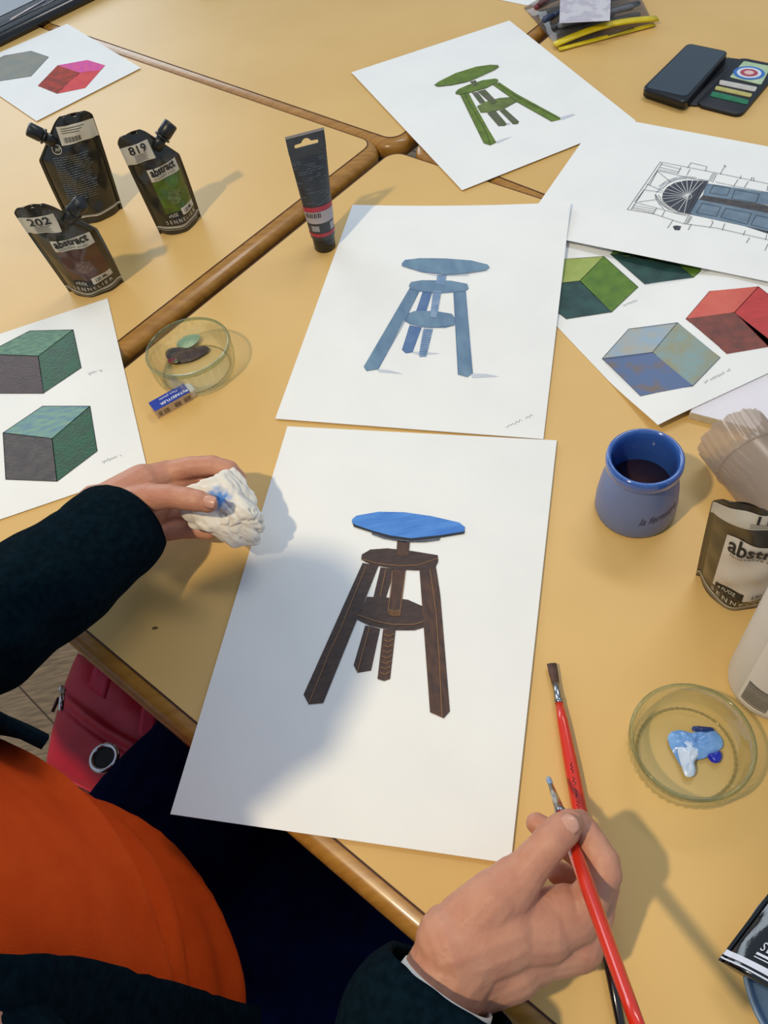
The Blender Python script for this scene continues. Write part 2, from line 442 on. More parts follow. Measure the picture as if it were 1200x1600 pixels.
# blue stool sheet -----------------------------------------------------
blue = Sheet('stool_painting', 'white sheet with the small light blue stool painting, beyond the brown stool sheet', [(551, 320, .0025), (891, 328, .0025), (849, 686, .0025), (430, 654, .0025)], curl=[(1, 0, .0120, .95)])
tfb = lambda x, y: (x/2.5+400, y/2.5+380)
B1 = mat('grey_blue_paint', (114, 144, 168), .6, (94, 124, 154), 60, stretch=(1, .4, 1)); B2 = mat('deep_blue_paint', (76, 108, 158), .6, (96, 124, 165), 60)
B3 = mat('pale_blue_paint', (138, 160, 190), .6, (110, 140, 175), 80); SHD = mat('painted_shadow_wash', (205, 210, 220), .8, (188, 194, 208), 20)
blue.poly('painted_floor_shadow', [[(470, 492), (520, 497), (575, 512), (480, 505)], [(600, 425), (660, 425), (720, 432), (640, 440)], [(840, 510), (900, 512), (950, 522), (845, 528)]], SHD, .0003, tf=tfb)
blue.poly('painted_back_leg', [[(652, 188), (690, 190), (665, 270), (625, 268)], [(600, 322), (648, 330), (612, 428), (585, 432), (570, 418)]], B2, .0004, tf=tfb)
blue.poly('painted_screw', [[(655, 335), (692, 337), (665, 445), (640, 446), (636, 438)]], B3, .0004, tf=tfb)
blue.poly('painted_lower_disc', [[(585, 280), (620, 267), (700, 267), (765, 278), (778, 295), (776, 322), (740, 333), (660, 332), (600, 318), (580, 305)]], B1, .0005, tf=tfb)
blue.poly('painted_post', [[(692, 190), (724, 192), (706, 296), (680, 292)], [(708, 128), (744, 130), (738, 166), (704, 162)]], B3, .0009, tf=tfb)
blue.poly('painted_leg', [[(600, 178), (640, 188), (575, 310), (478, 495), (432, 502), (421, 485)]], B1, .0006, tf=tfb)
blue.poly('painted_leg', [[(772, 192), (818, 185), (828, 330), (847, 510), (826, 526), (790, 516)]], B1, .0006, tf=tfb)
blue.poly('painted_upper_disc', [[(598, 168), (606, 155), (650, 148), (760, 150), (825, 162), (830, 180), (815, 190), (720, 198), (640, 190), (602, 182)]], B1, .0008, tf=tfb)
blue.poly('painted_seat', [[(569, 85), (582, 70), (640, 63), (740, 64), (840, 72), (905, 88), (913, 100), (895, 110), (820, 122), (740, 127), (650, 115), (600, 103), (572, 93)]], B1, .0010, tf=tfb)
blue.strokes('painted_edge', [[(569, 90), (640, 112), (740, 127), (830, 122), (905, 108)], [(630, 110), (700, 128), (830, 128)], [(602, 180), (640, 190), (720, 198), (815, 190), (830, 178)], [(582, 305), (610, 320), (680, 333), (776, 322)],
    [(636, 190), (575, 320), (478, 490)], [(818, 190), (830, 330), (845, 510)], [(790, 516), (772, 195)]]+[[(650-(k-340)*.12, k), (688-(k-340)*.2, k+4)] for k in range(342, 440, 9)], .0006, B2, .0012, tf=tfb)
blue.strokes('pencil_note', scribble(790, 668, 42, -20, 16, 2, 3), .0004, PENCIL)
# green stool sheet ----------------------------------------------------
green = Sheet('stool_painting', 'white sheet with the olive green stool painting, at the top near the door drawing', [(549, 113, .0028), (796, 32, .0028), (994, 189, .0028), (722, 297, .0028)], curl=None)
tfg = lambda x, y: (x/5+660, y/5+80)
G1 = mat('olive_paint', (104, 128, 40), .6, (84, 106, 34), 60); G2 = mat('dark_olive_paint', (78, 92, 44), .6, (100, 96, 84), 60); G3 = mat('moss_paint', (112, 126, 62), .6, (90, 104, 50), 60)
GE = mat('olive_edge', (58, 66, 34), .7)
green.poly('painted_floor_shadow', [[(1080, 515), (1180, 490), (1190, 500), (1085, 540)], [(575, 705), (650, 680), (700, 668), (585, 722)], [(650, 565), (680, 560), (690, 570), (660, 580)]], SHD, .0003, tf=tfg)
green.poly('painted_back_leg', [[(385, 325), (430, 320), (495, 400), (450, 412)], [(505, 485), (575, 470), (660, 570), (645, 585), (595, 588)], [(600, 465), (645, 452), (755, 550), (745, 570), (708, 573)]], G2, .0004, tf=tfg)
green.poly('painted_lower_disc', [[(425, 432), (500, 395), (600, 368), (690, 360), (735, 380), (735, 398), (640, 450), (540, 478), (455, 482)]], G3, .0005, tf=tfg)
green.poly('painted_post', [[(430, 318), (490, 302), (585, 400), (540, 415)], [(370, 240), (415, 230), (442, 268), (405, 280)]], G2, .0009, tf=tfg)
green.poly('painted_leg', [[(295, 342), (362, 330), (420, 440), (520, 620), (578, 715), (530, 738), (480, 722)]], G1, .0006, tf=tfg)
green.poly('painted_leg', [[(550, 265), (600, 245), (735, 335), (1075, 520), (1080, 535), (1010, 552), (740, 400)]], G1, .0006, tf=tfg)
green.poly('painted_upper_disc', [[(258, 325), (280, 300), (360, 265), (470, 230), (570, 217), (592, 225), (588, 245), (500, 290), (380, 325), (290, 342), (262, 338)]], G1, .0008, tf=tfg)
green.poly('painted_seat', [[(94, 266), (130, 240), (260, 175), (420, 125), (530, 110), (590, 112), (597, 125), (560, 150), (430, 210), (340, 245), (230, 268), (120, 280)]], G1, .0010, tf=tfg)
green.strokes('painted_edge', [[(94, 268), (120, 280), (230, 268), (340, 245), (440, 208), (560, 152), (597, 125)], [(258, 330), (290, 342), (380, 325), (500, 290), (590, 240)], [(295, 342), (480, 722)], [(330, 340), (500, 640), (530, 735)], [(550, 265), (740, 400), (1010, 552)], [(580, 255), (740, 360), (1070, 530)], [(455, 482), (540, 478), (640, 450), (735, 398)]], .0006, GE, .0012, tf=tfg)
# coloured cubes sheet (right) and the pad under it -----------------------
pad = thing('drawing_pad', 'white drawing pad with thick board edge under the cube studies at the right', 'pad', U(1180, 640, 0))
q = [U(1075, 654, 0), U(1250, 700, 0)]
qd = (q[1]-q[0]).normalized(); qn = Vector((-qd.y, qd.x, 0))
P = [q[0], q[0]+qd*.36, q[0]+qd*.36+qn*.16, q[0]+qn*.16]
v, f = prism(P, 0.0005, .0085); obj('board', v, f, mat('cream_board_edge', (205, 195, 170), .7, (190, 180, 155), 200), pad, False)
v, f = prism([p+(sum(P, Vector())/4-p)*.005 for p in P], .0087, .0100); obj('top_sheet', v, f, mat('pad_sheet', (232, 228, 236), .7, (228, 224, 232), 20), pad, False)
v, f = lathe([(0.0001, .0105), (.004, .0105), (.004, .0101)], U(1203, 609, 0), 16); obj('red_dot', v, f, mat('crimson_spot', (150, 30, 60), .5), pad)
_K = U(1028, 664, .0105); _K0 = Vector((_K.x, _K.y, T+.001))
_L = (U(872, 512, .001)-_K0); _R = (U(1200, 583, .0115)-Vector((_K.x, _K.y, T+.0115))); _L.normalize(); _R.z = 0; _R.normalize()
def pad_lift(p):
    t = ((p-q[0]).dot(qd)+.10)/.095; t = min(max(t, 0), 1); return .0108*t*t*(3-2*t)
_pc = [_K0+_L*.335, _K0+_L*.335+_R*.42, _K0+_R*.42, _K0]
cubes = Sheet('cube_study_painting', 'sheet of green, red and blue-grey painted cubes partly under the door drawing', [(*px(p), .001) for p in _pc], curl=pad_lift)
# re-lay: bottom corner rests on the pad edge
CUBE_D = mat('cube_teal', (44, 82, 78), .6, (32, 62, 62), 50); CUBE_L = mat('cube_lime', (150, 168, 80), .6, (166, 178, 100), 50); CUBE_G = mat('cube_green', (98, 132, 40), .6, (76, 112, 36), 50)
CR1 = mat('cube_coral', (212, 104, 88), .6, (204, 92, 80), 50); CR2 = mat('cube_red', (196, 62, 62), .6, (180, 56, 56), 50, stretch=(1, 3, 1)); CR3 = mat('cube_brick', (134, 70, 60), .6, (104, 62, 56), 80)
CB1 = mat('cube_sky', (150, 172, 190), .6, (172, 170, 160), 60); CB2 = mat('cube_sage', (134, 158, 160), .6, (150, 148, 120), 60); CB3 = mat('cube_slate', (92, 112, 152), .6, (122, 108, 100), 50, contrast=(.5, .68))
tfc = lambda x, y: (x/3.3333+840, y/3.3333+380)
def cube(sheet, faces, tf, edge=None, w=.0007):
    for poly, m in faces: sheet.poly('painted_cube_face', [poly], m, .0004, tf=tf)
    if edge: sheet.strokes('painted_outline', [p+[p[0]] for p, _ in faces], w, edge, .0006, tf=tf)
EDG = mat('cube_edge', (60, 66, 60), .7)
cube(cubes, [([(60, 90), (345, 70), (220, 198), (60, 215)], CUBE_L), ([(345, 70), (523, 230), (385, 360), (220, 198)], CUBE_G), ([(60, 215), (220, 198), (385, 360), (150, 396), (60, 330)], CUBE_D)], tfc, EDG)
cube(cubes, [([(380, 60), (420, 10), (620, -60), (760, 60), (730, 110)], CUBE_G), ([(380, 60), (555, 45), (730, 110), (810, 180), (558, 215)], CUBE_D), ([(730, 110), (840, 40), (850, 145), (810, 180)], CUBE_G)], tfc, EDG)
cube(cubes, [([(895, 252), (1150, 228), (1025, 362), (772, 396)], CR1), ([(1150, 228), (1300, 345), (1300, 520), (1200, 540), (1025, 362)], CR2), ([(772, 396), (1025, 362), (1215, 510), (1200, 540), (985, 577)], CR3)], tfc, mat('cube_red_edge', (130, 50, 46), .7))
cube(cubes, [([(475, 448), (728, 415), (598, 570), (336, 603)], CB1), ([(728, 415), (950, 597), (808, 745), (598, 570)], CB2), ([(336, 603), (598, 570), (808, 745), (535, 797)], CB3)], tfc, mat('cube_grey_edge', (84, 90, 104), .7))
cubes.strokes('pencil_note', scribble(1100, 598, 44, -22, 30, 2.2, 5)+scribble(973, 478, 22, -9, 14, 2, 6)+scribble(1097, 426, 10, -4, 6, 1.5, 8), .0004, PENCIL)
# door drawing ---------------------------------------------------------
door = Sheet('door_drawing', 'ink drawing of an arched blue double door on a white sheet', [(938, 180, .0045), (1330, 253, .0165), (1290, 458, .0085), (812, 360, .0065)])
tfd = lambda x, y: (x/5+960, y/5+230)
DB = mat('door_wash_blue', (98, 118, 138), .7, (118, 138, 156), 60, contrast=(.3, .7)); DD = mat('door_wash_dark', (56, 60, 72), .7, (70, 74, 86), 90); DG = mat('door_gap_brown', (84, 80, 80), .7, (62, 60, 66), 120)
GRW = mat('grey_wash', (170, 175, 188), .8, (190, 195, 205), 30)
door.poly('washed_shadow', [[(715, 545), (1000, 612), (1240, 690), (1240, 650), (1000, 600), (760, 530)], [(455, 620), (480, 612), (522, 618), (510, 650), (470, 648)]], DD, .0003, tf=tfd)
door.poly('washed_arch', [[(372, 400), (378, 360), (410, 315), (470, 280), (560, 260), (640, 262), (730, 268), (585, 522), (500, 505), (430, 465), (385, 430)]], DD, .0004, tf=tfd)
door.poly('washed_door_leaf', [[(715, 283), (1260, 365), (1260, 460), (1100, 440), (690, 378)], [(655, 405), (1260, 520), (1260, 670), (1100, 635), (585, 525)]], DB, .0004, tf=tfd)
door.poly('washed_door_gap', [[(690, 378), (1100, 440), (1260, 470), (1260, 530), (1000, 478), (660, 410)]], DG, .0005, tf=tfd)
rays = [[(575, 385), (x, y)] for x, y in [(372, 380), (375, 355), (395, 325), (430, 300), (470, 280), (520, 268), (565, 262), (610, 262), (655, 265), (700, 268), (376, 405), (392, 435), (440, 470), (500, 500), (545, 515)]]
door.strokes('fanlight_bars', rays, .0006, PAPER, .0006, tf=tfd)
sp = [(575+math.cos(a)*(8+a*3.2), 385+math.sin(a)*(6+a*2.4)) for a in [i*.5 for i in range(20)]]
door.strokes('fanlight_scroll', [sp], .0006, PAPER, .0007, tf=tfd)
ik = [[(100, 490), (358, 118), (600, 165), (800, 205), (1260, 300)], [(100, 490), (300, 522), (540, 600), (800, 635), (1260, 740)], [(130, 490), (375, 125)], [(165, 435), (300, 470), (560, 540)], [(335, 185), (540, 232), (730, 270)],
      [(358, 135), (520, 175)], [(350, 160), (505, 195)], [(346, 178), (500, 208)], [(148, 455), (320, 490)], [(140, 470), (310, 505)], [(135, 480), (305, 520)],
      [(520, 160), (495, 208)], [(590, 175), (565, 222)], [(330, 480), (300, 525)], [(395, 497), (370, 545)], [(570, 165), (598, 125), (722, 155), (708, 190)], [(865, 145), (825, 215)], [(855, 140), (872, 160)], [(990, 225), (980, 250)],
      [(770, 205), (735, 268)], [(785, 205), (750, 272)], [(800, 210), (765, 276)], [(580, 535), (545, 598)], [(595, 540), (560, 600)], [(605, 545), (572, 600)],
      [(965, 255), (930, 310)], [(1045, 270), (1015, 318)], [(790, 275), (930, 305), (1260, 368)], [(1200, 300), (1190, 345)], [(770, 590), (745, 632)], [(862, 600), (842, 650)], [(1022, 655), (1005, 690)], [(1190, 685), (1180, 725)], [(760, 575), (770, 592)],
      [(335, 190), (440, 275)], [(250, 290), (380, 345)], [(275, 300), (335, 190)], [(220, 335), (370, 355)], [(190, 430), (330, 412)], [(160, 430), (225, 345)], [(455, 575), (415, 635)], [(600, 605), (575, 650)], [(1055, 710), (1030, 750)], [(1198, 760), (1175, 810)], [(1065, 265), (1072, 240), (1090, 245), (1085, 270)]]
arch2 = [(310+6*math.cos(0), 0)]
arcs = [[(585, 535), (480, 515), (400, 470), (350, 420), (318, 370)], [(600, 528), (500, 510), (420, 470), (372, 430), (345, 375)], [(345, 310), (400, 270), (480, 240), (560, 232), (640, 240)], [(370, 330), (420, 285), (490, 255), (570, 245), (730, 262)], [(318, 370), (322, 400), (345, 440), (385, 485)]]
panels = [[(775, 300), (905, 325), (880, 380), (740, 360), (775, 300)], [(940, 335), (1130, 370), (1105, 438), (915, 405), (940, 335)], [(685, 440), (830, 470), (795, 545), (640, 515), (685, 440)], [(870, 480), (1070, 520), (1035, 605), (830, 550), (870, 480)], [(1105, 535), (1260, 565)], [(1105, 535), (1065, 610), (1260, 655)], [(735, 268), (585, 525)], [(700, 268), (560, 520)]]
door.strokes('ink_line', ik+arcs+panels, .0006, INK, .0008, tf=tfd)
door.strokes('grey_wash_line', [[(330, 355), (385, 290), (470, 250), (560, 240)], [(325, 380), (360, 440), (430, 490)]], .0022, GRW, .0003, tf=tfd)
# left sheets ----------------------------------------------------------
left = Sheet('cube_study_painting', 'white sheet of two dark green and brown painted blocks at the left edge', [(-110, 558, .0015), (168, 466, .0015), (230, 733, .0015), (-60, 832, .0015)])
tfl = lambda x, y: (x/3, y/3+380)
GT = mat('mint_scraped_paint', (112, 152, 120), .55, (78, 116, 104), 90, stretch=(1, 4, 1), bump=.5, bscale=300); GS = mat('forest_paint', (34, 88, 56), .5, (44, 74, 52), 60, bump=.5, bscale=300); GB = mat('mauve_brown_paint', (84, 66, 66), .55, (70, 58, 58), 70, bump=.4, bscale=300)
GB2 = mat('grey_brown_paint', (86, 78, 76), .55, (70, 64, 64), 70, bump=.4, bscale=300); GT2 = mat('mint_blue_scraped_paint', (128, 165, 142), .55, (100, 138, 160), 60, stretch=(1, 3, 1), bump=.5, bscale=300)
EK = mat('black_outline', (28, 34, 34), .7)
cube(left, [([(-30, 500), (140, 412), (343, 407), (180, 530), (-30, 522)], GT), ([(343, 407), (381, 585), (205, 703), (180, 530)], GS), ([(-120, 520), (180, 530), (205, 705), (-120, 705)], GB)], tfl, EK, .0008)
cube(left, [([(15, 890), (200, 765), (422, 765), (245, 917)], GT2), ([(422, 765), (456, 975), (268, 1117), (245, 917)], GS), ([(15, 890), (245, 917), (268, 1117), (28, 1108)], GB2)], tfl, EK, .0008)
left.strokes('pencil_note', scribble(138, 584, 24, -6, 12, 2.4, 11)+scribble(160, 722, 30, -11, 14, 2.6, 12), .0005, PENCIL)
tl = Sheet('cube_study_painting', 'small white sheet with pink-red and khaki painted gems at the top left corner', [(-62, 108, .002), (105, 37, .002), (220, 106, .002), (57, 189, .002)], curl=None)
tft = lambda x, y: (x/3, y/3)
KH = mat('khaki_paint', (118, 112, 92), .6, (100, 104, 92), 30); MG = mat('magenta_paint', (200, 40, 150), .5, (214, 60, 130), 40, stretch=(3, 1, 1), spec=.1); RD = mat('scarlet_paint', (200, 12, 40), .5, (206, 44, 20), 50, spec=.1); RB = mat('rust_paint', (120, 40, 20), .6, (176, 50, 22), 60, spec=.1)
cube(tl, [([(-60, 300), (20, 262), (145, 240), (228, 268), (145, 358), (0, 380), (-90, 372)], KH)], tft, mat('slate_outline', (62, 76, 92), .7))
cube(tl, [([(270, 307), (410, 282), (493, 307), (470, 330), (375, 342)], MG), ([(493, 307), (400, 413), (268, 440), (330, 380), (372, 342), (470, 328)], RD), ([(270, 307), (375, 342), (330, 385), (268, 440), (177, 403)], RB)], tft)
top = Sheet('blank_sheet', 'corner of a blank white sheet at the top edge left of the pencil pouch', [(760, -60, .001), (880, -45, .001), (842, 12, .001), (768, -3, .001)], cat='paper')
# ------------------------------------------------------------------ paint pouches
FILM = mat('black_pouch_film', (34, 32, 26), .30, (26, 26, 22), 20, spec=.6, coat=.35, bump=.35, bscale=45)
CAPM = mat('black_cap_plastic', (20, 22, 24), .35, (26, 28, 30), 30)
LBL = mat('pouch_label_silver', (204, 198, 184), .45, (196, 190, 176), 30, spec=.5)
LBLW = mat('pouch_label_white', (200, 194, 186), .4, (208, 202, 194), 20)
TXK = mat('label_black_ink', (26, 26, 28), .5); TXW = mat('label_white_ink', (196, 194, 184), .5)
class Pouch:
    """stand-up spouted paint pouch: S straight-side base corner, Q other base corner, Tp top of the straight side"""
    def __init__(s, label, S, Q, Tp, Hh=None, D=.021, twist=0, film=FILM, cap=True, mirror=False, lying=False):
        s.O = S; s.mirror = mirror
        s.ux = (Q-S); s.W = s.ux.length; s.ux.normalize()
        vy = Tp-S; s.H = Hh or vy.length; s.vy = vy.normalized()
        s.n = s.ux.cross(s.vy).normalized()
        if s.n.dot(CAM-S) < 0: s.n = -s.n
        s.D = D; s.lying = lying
        s.root = thing('paint_pouch', label, 'paint pouch', s.O+s.ux*s.W/2, 'paint pouches')
        N1, N2 = 60, 60
        def sh(t, v, side):
            u0, u1 = s.lim(v); return s.P(u0+(u1-u0)*t, v, 0, side)
        v1, f1 = grid(lambda i, j: sh(i, j, 1), N1, N2); v2, f2 = grid(lambda i, j: sh(i, j, -1), N1, N2)
        off = len(v1); n = N1+1
        Fs = f1+[[x+off for x in q][::-1] for q in f2]+[[i, i+1, i+1+off, i+off] for i in range(N1)]
        V = v1+v2
        bm = bmesh.new(); bv = [bm.verts.new(p) for p in V]
        for q in Fs:
            try: bm.faces.new([bv[i] for i in q])
            except ValueError: pass
        bmesh.ops.remove_doubles(bm, verts=bm.verts[:], dist=.0003)
        bmesh.ops.recalc_face_normals(bm, faces=bm.faces[:])
        from_bm('pouch_body', bm, film, s.root)
        if cap: s.cap()
    def lim(s, v):
        W = s.W; a = .0; b = W
        vs0 = .66
        if v > vs0: b = W*(1.0-.50*((v-vs0)/(1-vs0)))
        if .15 < v: b *= 1.0
        if v > .94: a = .10*W*((v-.94)/.06)**2; b -= .04*W*((v-.94)/.06)**2
        k = 1+.06*math.sin(min(v/.66, 1)*math.pi/2)
        return a-.03*W*math.sin(v*math.pi/2), b*k
    def P(s, u, v, off=0, side=1):
        """u metres from the straight side, v 0..1 of the height"""
        u0, u1 = s.lim(v); t = (u-u0)/max(u1-u0, 1e-6); t = min(max(t, 0), 1)
        m = .06; tt = min(max((t-m)/(1-2*m), 0), 1)
        sh = max(0, math.sin(math.pi*tt))**.7
        prof = (1-v)**.75*(1-.35*math.exp(-((v-0)/.03)**2)*0)
        wob = .0011*math.sin(u*210+v*9)*math.sin(v*17+1)+.0012*math.sin(u*120-v*23)
        d = s.D*sh*prof + (wob*sh if side > 0 else 0)
        drop = 0
        return s.O+s.ux*u+s.vy*(v*s.H-drop)+s.n*(side*d+off)
    def xy(s, x, y, off=.0005):
        """x metres from the viewer's left edge, y metres up"""
        u = s.W-x if s.mirror else x
        return s.P(u, y/s.H, off)
    def patch(s, name, x0, x1, y0, y1, m, off=.0004, sk=0, slant=None, label=None):
        def fn(i, j):
            y = y0+(y1-y0)*j; a = x0; b = x1
            if slant: a = x0+slant[0]*(1-j); b = x1+slant[1]*j
            return s.xy(a+(b-a)*i, y+sk*i, off)
        v, f = grid(fn, 26, 22); return obj(name, v, f, m, s.root, label=label)
    def text(s, t, x, y, size, m=TXK, off=.0008, width=None, bold=0, sp=1, sk=0, on=None):
        return text_on('lettering', t, size, lambda a, b: s.xy(x+a, y+b+sk*a, off+.0006), m, on or s.root, bold, sp, 0, width)
    def cap(s, ang=None):
        W, H = s.W, s.H
        a = Vector((s.lim(.70)[1], .70*H)); b = Vector((s.lim(.97)[1], .97*H))
        mid = (a+b)/2*1; d2 = Vector(((b-a).y, -(b-a).x)).normalized()
        if d2.x < 0: d2 = -d2
        base = s.O+s.ux*mid.x+s.vy*mid.y; ax = (s.ux*d2.x+s.vy*d2.y).normalized()
        v, f = tube([base-ax*.010, base+ax*.008], [.0085, .0065], 16)
        v2, f2 = tube([base+ax*.005, base+ax*.0075], [.0105, .0105], 18)
        obj('spout', *join((v, f), (v2, f2)), CAPM, s.root)
        V = []; prof = [(.0085, .0085), (.0092, .010), (.0092, .026), (.0082, .0275), (.0, .0275)]
        a1 = ax.orthogonal().normalized(); a2 = ax.cross(a1)
        n = 36; Fs = []
        for r, z in prof:
            for i in range(n):
                rr = r*(1.0+(.04 if i % 2 else 0)) if r > .009 else r
                t = 2*math.pi*i/n; V.append(base+ax*z+(a1*math.cos(t)+a2*math.sin(t))*rr)
        for k in range(len(prof)-1):
            for i in range(n): Fs.append([k*n+i, k*n+(i+1) % n, (k+1)*n+(i+1) % n, (k+1)*n+i])
        obj('cap', V, Fs, CAPM, s.root)
    def front(s, num, win, win2=None, paper=LBL, wide=False):
        W, H = s.W, s.H
        nl = s.patch('number_label', -.03*W, .55*W, .74*H, .905*H, paper, sk=0)
        s.text(num, .10*W, .828*H, .0150, width=.36*W, bold=.0002, on=nl)
        lm = TXK
        for i in range(5):
            s.patch('fine_print', .16*W, (.42-.03*(i % 2))*W, (.808-.014*i)*H, (.8115-.014*i)*H, lm, .0007)
        bb = s.patch('brand_band', .27*W, .93*W, .545*H, .66*H, paper, .0005)
        s.text('abstract', .31*W, .598*H, .0155, width=.56*W, bold=.0005, on=bb)
        s.text('innovative acrylic', .33*W, .56*H, .0055, width=.50*W, sp=1.1, on=bb)
        s.patch('colour_window', .27*W, .93*W, .17*H, .545*H, win, .0005)
        # round seal
        c = (.60*W, .36*H)
        v, f = grid(lambda i, j: s.xy(c[0]+.011*j*math.cos(2*math.pi*i), c[1]+.011*j*math.sin(2*math.pi*i), .0009), 24, 2)
        if win2: obj('round_seal', v, f, win2, s.root)
        va = s.patch('volume_label', .60*W, .93*W, .17*H, .235*H, paper, .0008)
        vb = s.patch('volume_label', .27*W, .60*W, .17*H, .215*H, TXK, .0008)
        s.text('4 FL/OZ', .30*W, .178*H, .0062, TXW, .0011, width=.20*W, bold=.0001, on=vb)
        s.text('120 ML', .65*W, .187*H, .0075, TXK, .0011, width=.22*W, bold=.0001, on=va)
        s.bottom()
    def bottom(s, t='SENNELIER'):
        W, H = s.W, s.H
        s.text(t, .20*W, .115*H, .0078, TXW, .0007, width=.70*W, sp=1.5)
        for y, w in ((.087, .004), (.070, .012), (.052, .004)):
            s.patch('silver_stripe', .0, 1.02*W, (y)*H, (y+w)*H, TXW, .0006)
OLW = mat('window_green_paint', (78, 110, 30), .3, (56, 82, 26), 60, coat=.4); OLS = mat('seal_green', (112, 132, 84), .4, (70, 88, 50), 200)
BRW = mat('window_brown_paint', (84, 46, 36), .3, (66, 38, 30), 60, coat=.4); BRS = mat('seal_brown', (128, 98, 88), .4, (80, 60, 54), 300)
p819 = Pouch('standing black pouch 819 with a green window, beside the tube', U(250, 366), U(314, 338), U(182, 216, .15)); p819.front('819', OLW, OLS)
p202 = Pouch('standing black pouch 202 with a brown window, nearest of the three on the left', U(108, 456), U(194, 441), U(20, 326, .15)); p202.front('202', BRW, BRS)
pbk = Pouch('standing black paint pouch turned to show its printed back, beneath the top-left sheet', U(192, 326), U(106, 347), U(139, 171, .15), mirror=True)
Wb, Hb = pbk.W, pbk.H
pbk.patch('barcode_label', .40*Wb, 1.02*Wb, .76*Hb, .92*Hb, LBL)
for i in range(16):
    x = (.46+.018*i)*Wb; pbk.patch('barcode_bar', x, x+(.006+.006*(i*7 % 3)/2)*Wb, .775*Hb, .82*Hb, TXK, .0007)
for i in range(3): pbk.patch('fine_print', .46*Wb, (.85-.05*i)*Wb, (.895-.02*i)*Hb, (.900-.02*i)*Hb, TXK, .0007)
for i in range(20):
    y = (.66-.021*i)*Hb; r_ = random.Random(i)
    x = .18*Wb
    while x < .78*Wb:
        w = (.03+.08*r_.random())*Wb; pbk.patch('fine_print', x, min(x+w, .8*Wb), y, y+.0011, mat('faint_print', (96, 104, 112), .5), .0006) if i % 1 == 0 and (x < .7*Wb) else None
        x += w+.012*Wb+.25*Wb*0
        if len([1 for _ in range(1)]) and w > .0: x += .0
for cx, cy, r in ((.22, .83, .0075), (.30, .74, .0065)):
    ring = [pbk.xy(cx*Wb+r*math.cos(t*.3), cy*Hb+r*math.sin(t*.3), .0012) for t in range(22)]
    v, f = tube(ring, [.0006]*22, 6, False); obj('ring_mark', v, f, TXW, pbk.root)
pbk.text('AP', .27*Wb, .725*Hb, .007, TXW, .001)
for y, w in ((.087, .004), (.070, .012)): pbk.patch('silver_stripe', 0, 1.0*Wb, y*Hb, (y+w)*Hb, TXW, .0006)
FILM2 = mat('brown_black_pouch_film', (48, 40, 28), .32, (34, 30, 24), 20, spec=.6, coat=.4, bump=.35, bscale=45)
p116 = Pouch('standing pouch 116 with a plain white label at the right edge, behind the white bottle', U(1087, 899), U(1216, 934), U(1119, 777, .15), film=FILM2, D=.026)
W1, H1 = p116.W, p116.H
nl_ = p116.patch('number_label', -.02*W1, .80*W1, .84*H1, .955*H1, LBL)
p116.text('116', .42*W1, .895*H1, .013, width=.30*W1, bold=.0002, on=nl_)
for i in range(3): p116.patch('fine_print', .40*W1, (.66-.03*i)*W1, (.882-.014*i)*H1, (.885-.014*i)*H1, TXK, .0007)
wl_ = p116.patch('white_front_label', .21*W1, .97*W1, .17*H1, .72*H1, LBLW, .0004)
p116.text('abstract', .25*W1, .61*H1, .024, width=.74*W1, bold=.0005, on=wl_)
p116.text('innovative acrylic', .29*W1, .575*H1, .0062, width=.62*W1, sp=1.1, on=wl_)
p116.patch('volume_label', .24*W1, .58*W1, .17*H1, .235*H1, TXK, .0006)
p116.text('4 FL/OZ', .27*W1, .19*H1, .0065, TXW, .001, width=.22*W1, bold=.0001)
p116.text('120 ML', .66*W1, .20*H1, .0075, TXK, .001, width=.24*W1, bold=.0001)
p116.bottom()
# pouch lying on a blue lid at bottom right
lid_c = U(1312, 1540, 0)
lid = thing('plastic_plate', 'blue-grey plastic plate under the black pouch at the bottom right corner', 'plate', lid_c)
v, f = lathe([(.0001, .002), (.052, .002), (.060, .006), (.0625, .013), (.064, .0135), (.0655, .012), (.063, .003), (.058, .0), (.0001, .0)], lid_c, 64)
obj('plate_shell', v, f, mat('blue_grey_plastic', (104, 130, 160), .35, (98, 122, 152), 12), lid)
FILM3 = mat('glossy_black_pouch_film', (12, 12, 14), .15, (18, 18, 20), 20, coat=.6, bump=.5, bscale=50)
S_ = U(1122, 1500, .022); Q_ = U(1248, 1572, .022); T_ = U(1243, 1345, .030)
pbl = Pouch('black paint pouch with a dark blue window lying at the bottom right corner', S_, Q_, T_, Hh=.15, D=.013, film=FILM3)
W2, H2 = pbl.W, pbl.H
BW = mat('window_navy_paint', (22, 42, 96), .2, (16, 30, 80), 40, coat=.5); STR = mat('stripe_white', (210, 216, 235), .4)
pbl.patch('window_border', .345*W2, .95*W2, .195*H2, .625*H2, STR, .0004); pbl.patch('colour_window', .355*W2, .94*W2, .202*H2, .62*H2, BW, .0006)
pbl.text('4 FL/OZ', .40*W2, .215*H2, .0065, TXW, .001, width=.22*W2)
pbl.text('SENNELIER', .27*W2, .125*H2, .0095, STR, .0008, width=.66*W2, sp=1.3)
for y, w, x in ((.035, .028, 0), (.015, .008, 0), (.10, .012, .27), (.085, .005, .27)): pbl.patch('silver_stripe', x*W2, 1.0*W2, y*H2, (y+w)*H2, STR, .0007)
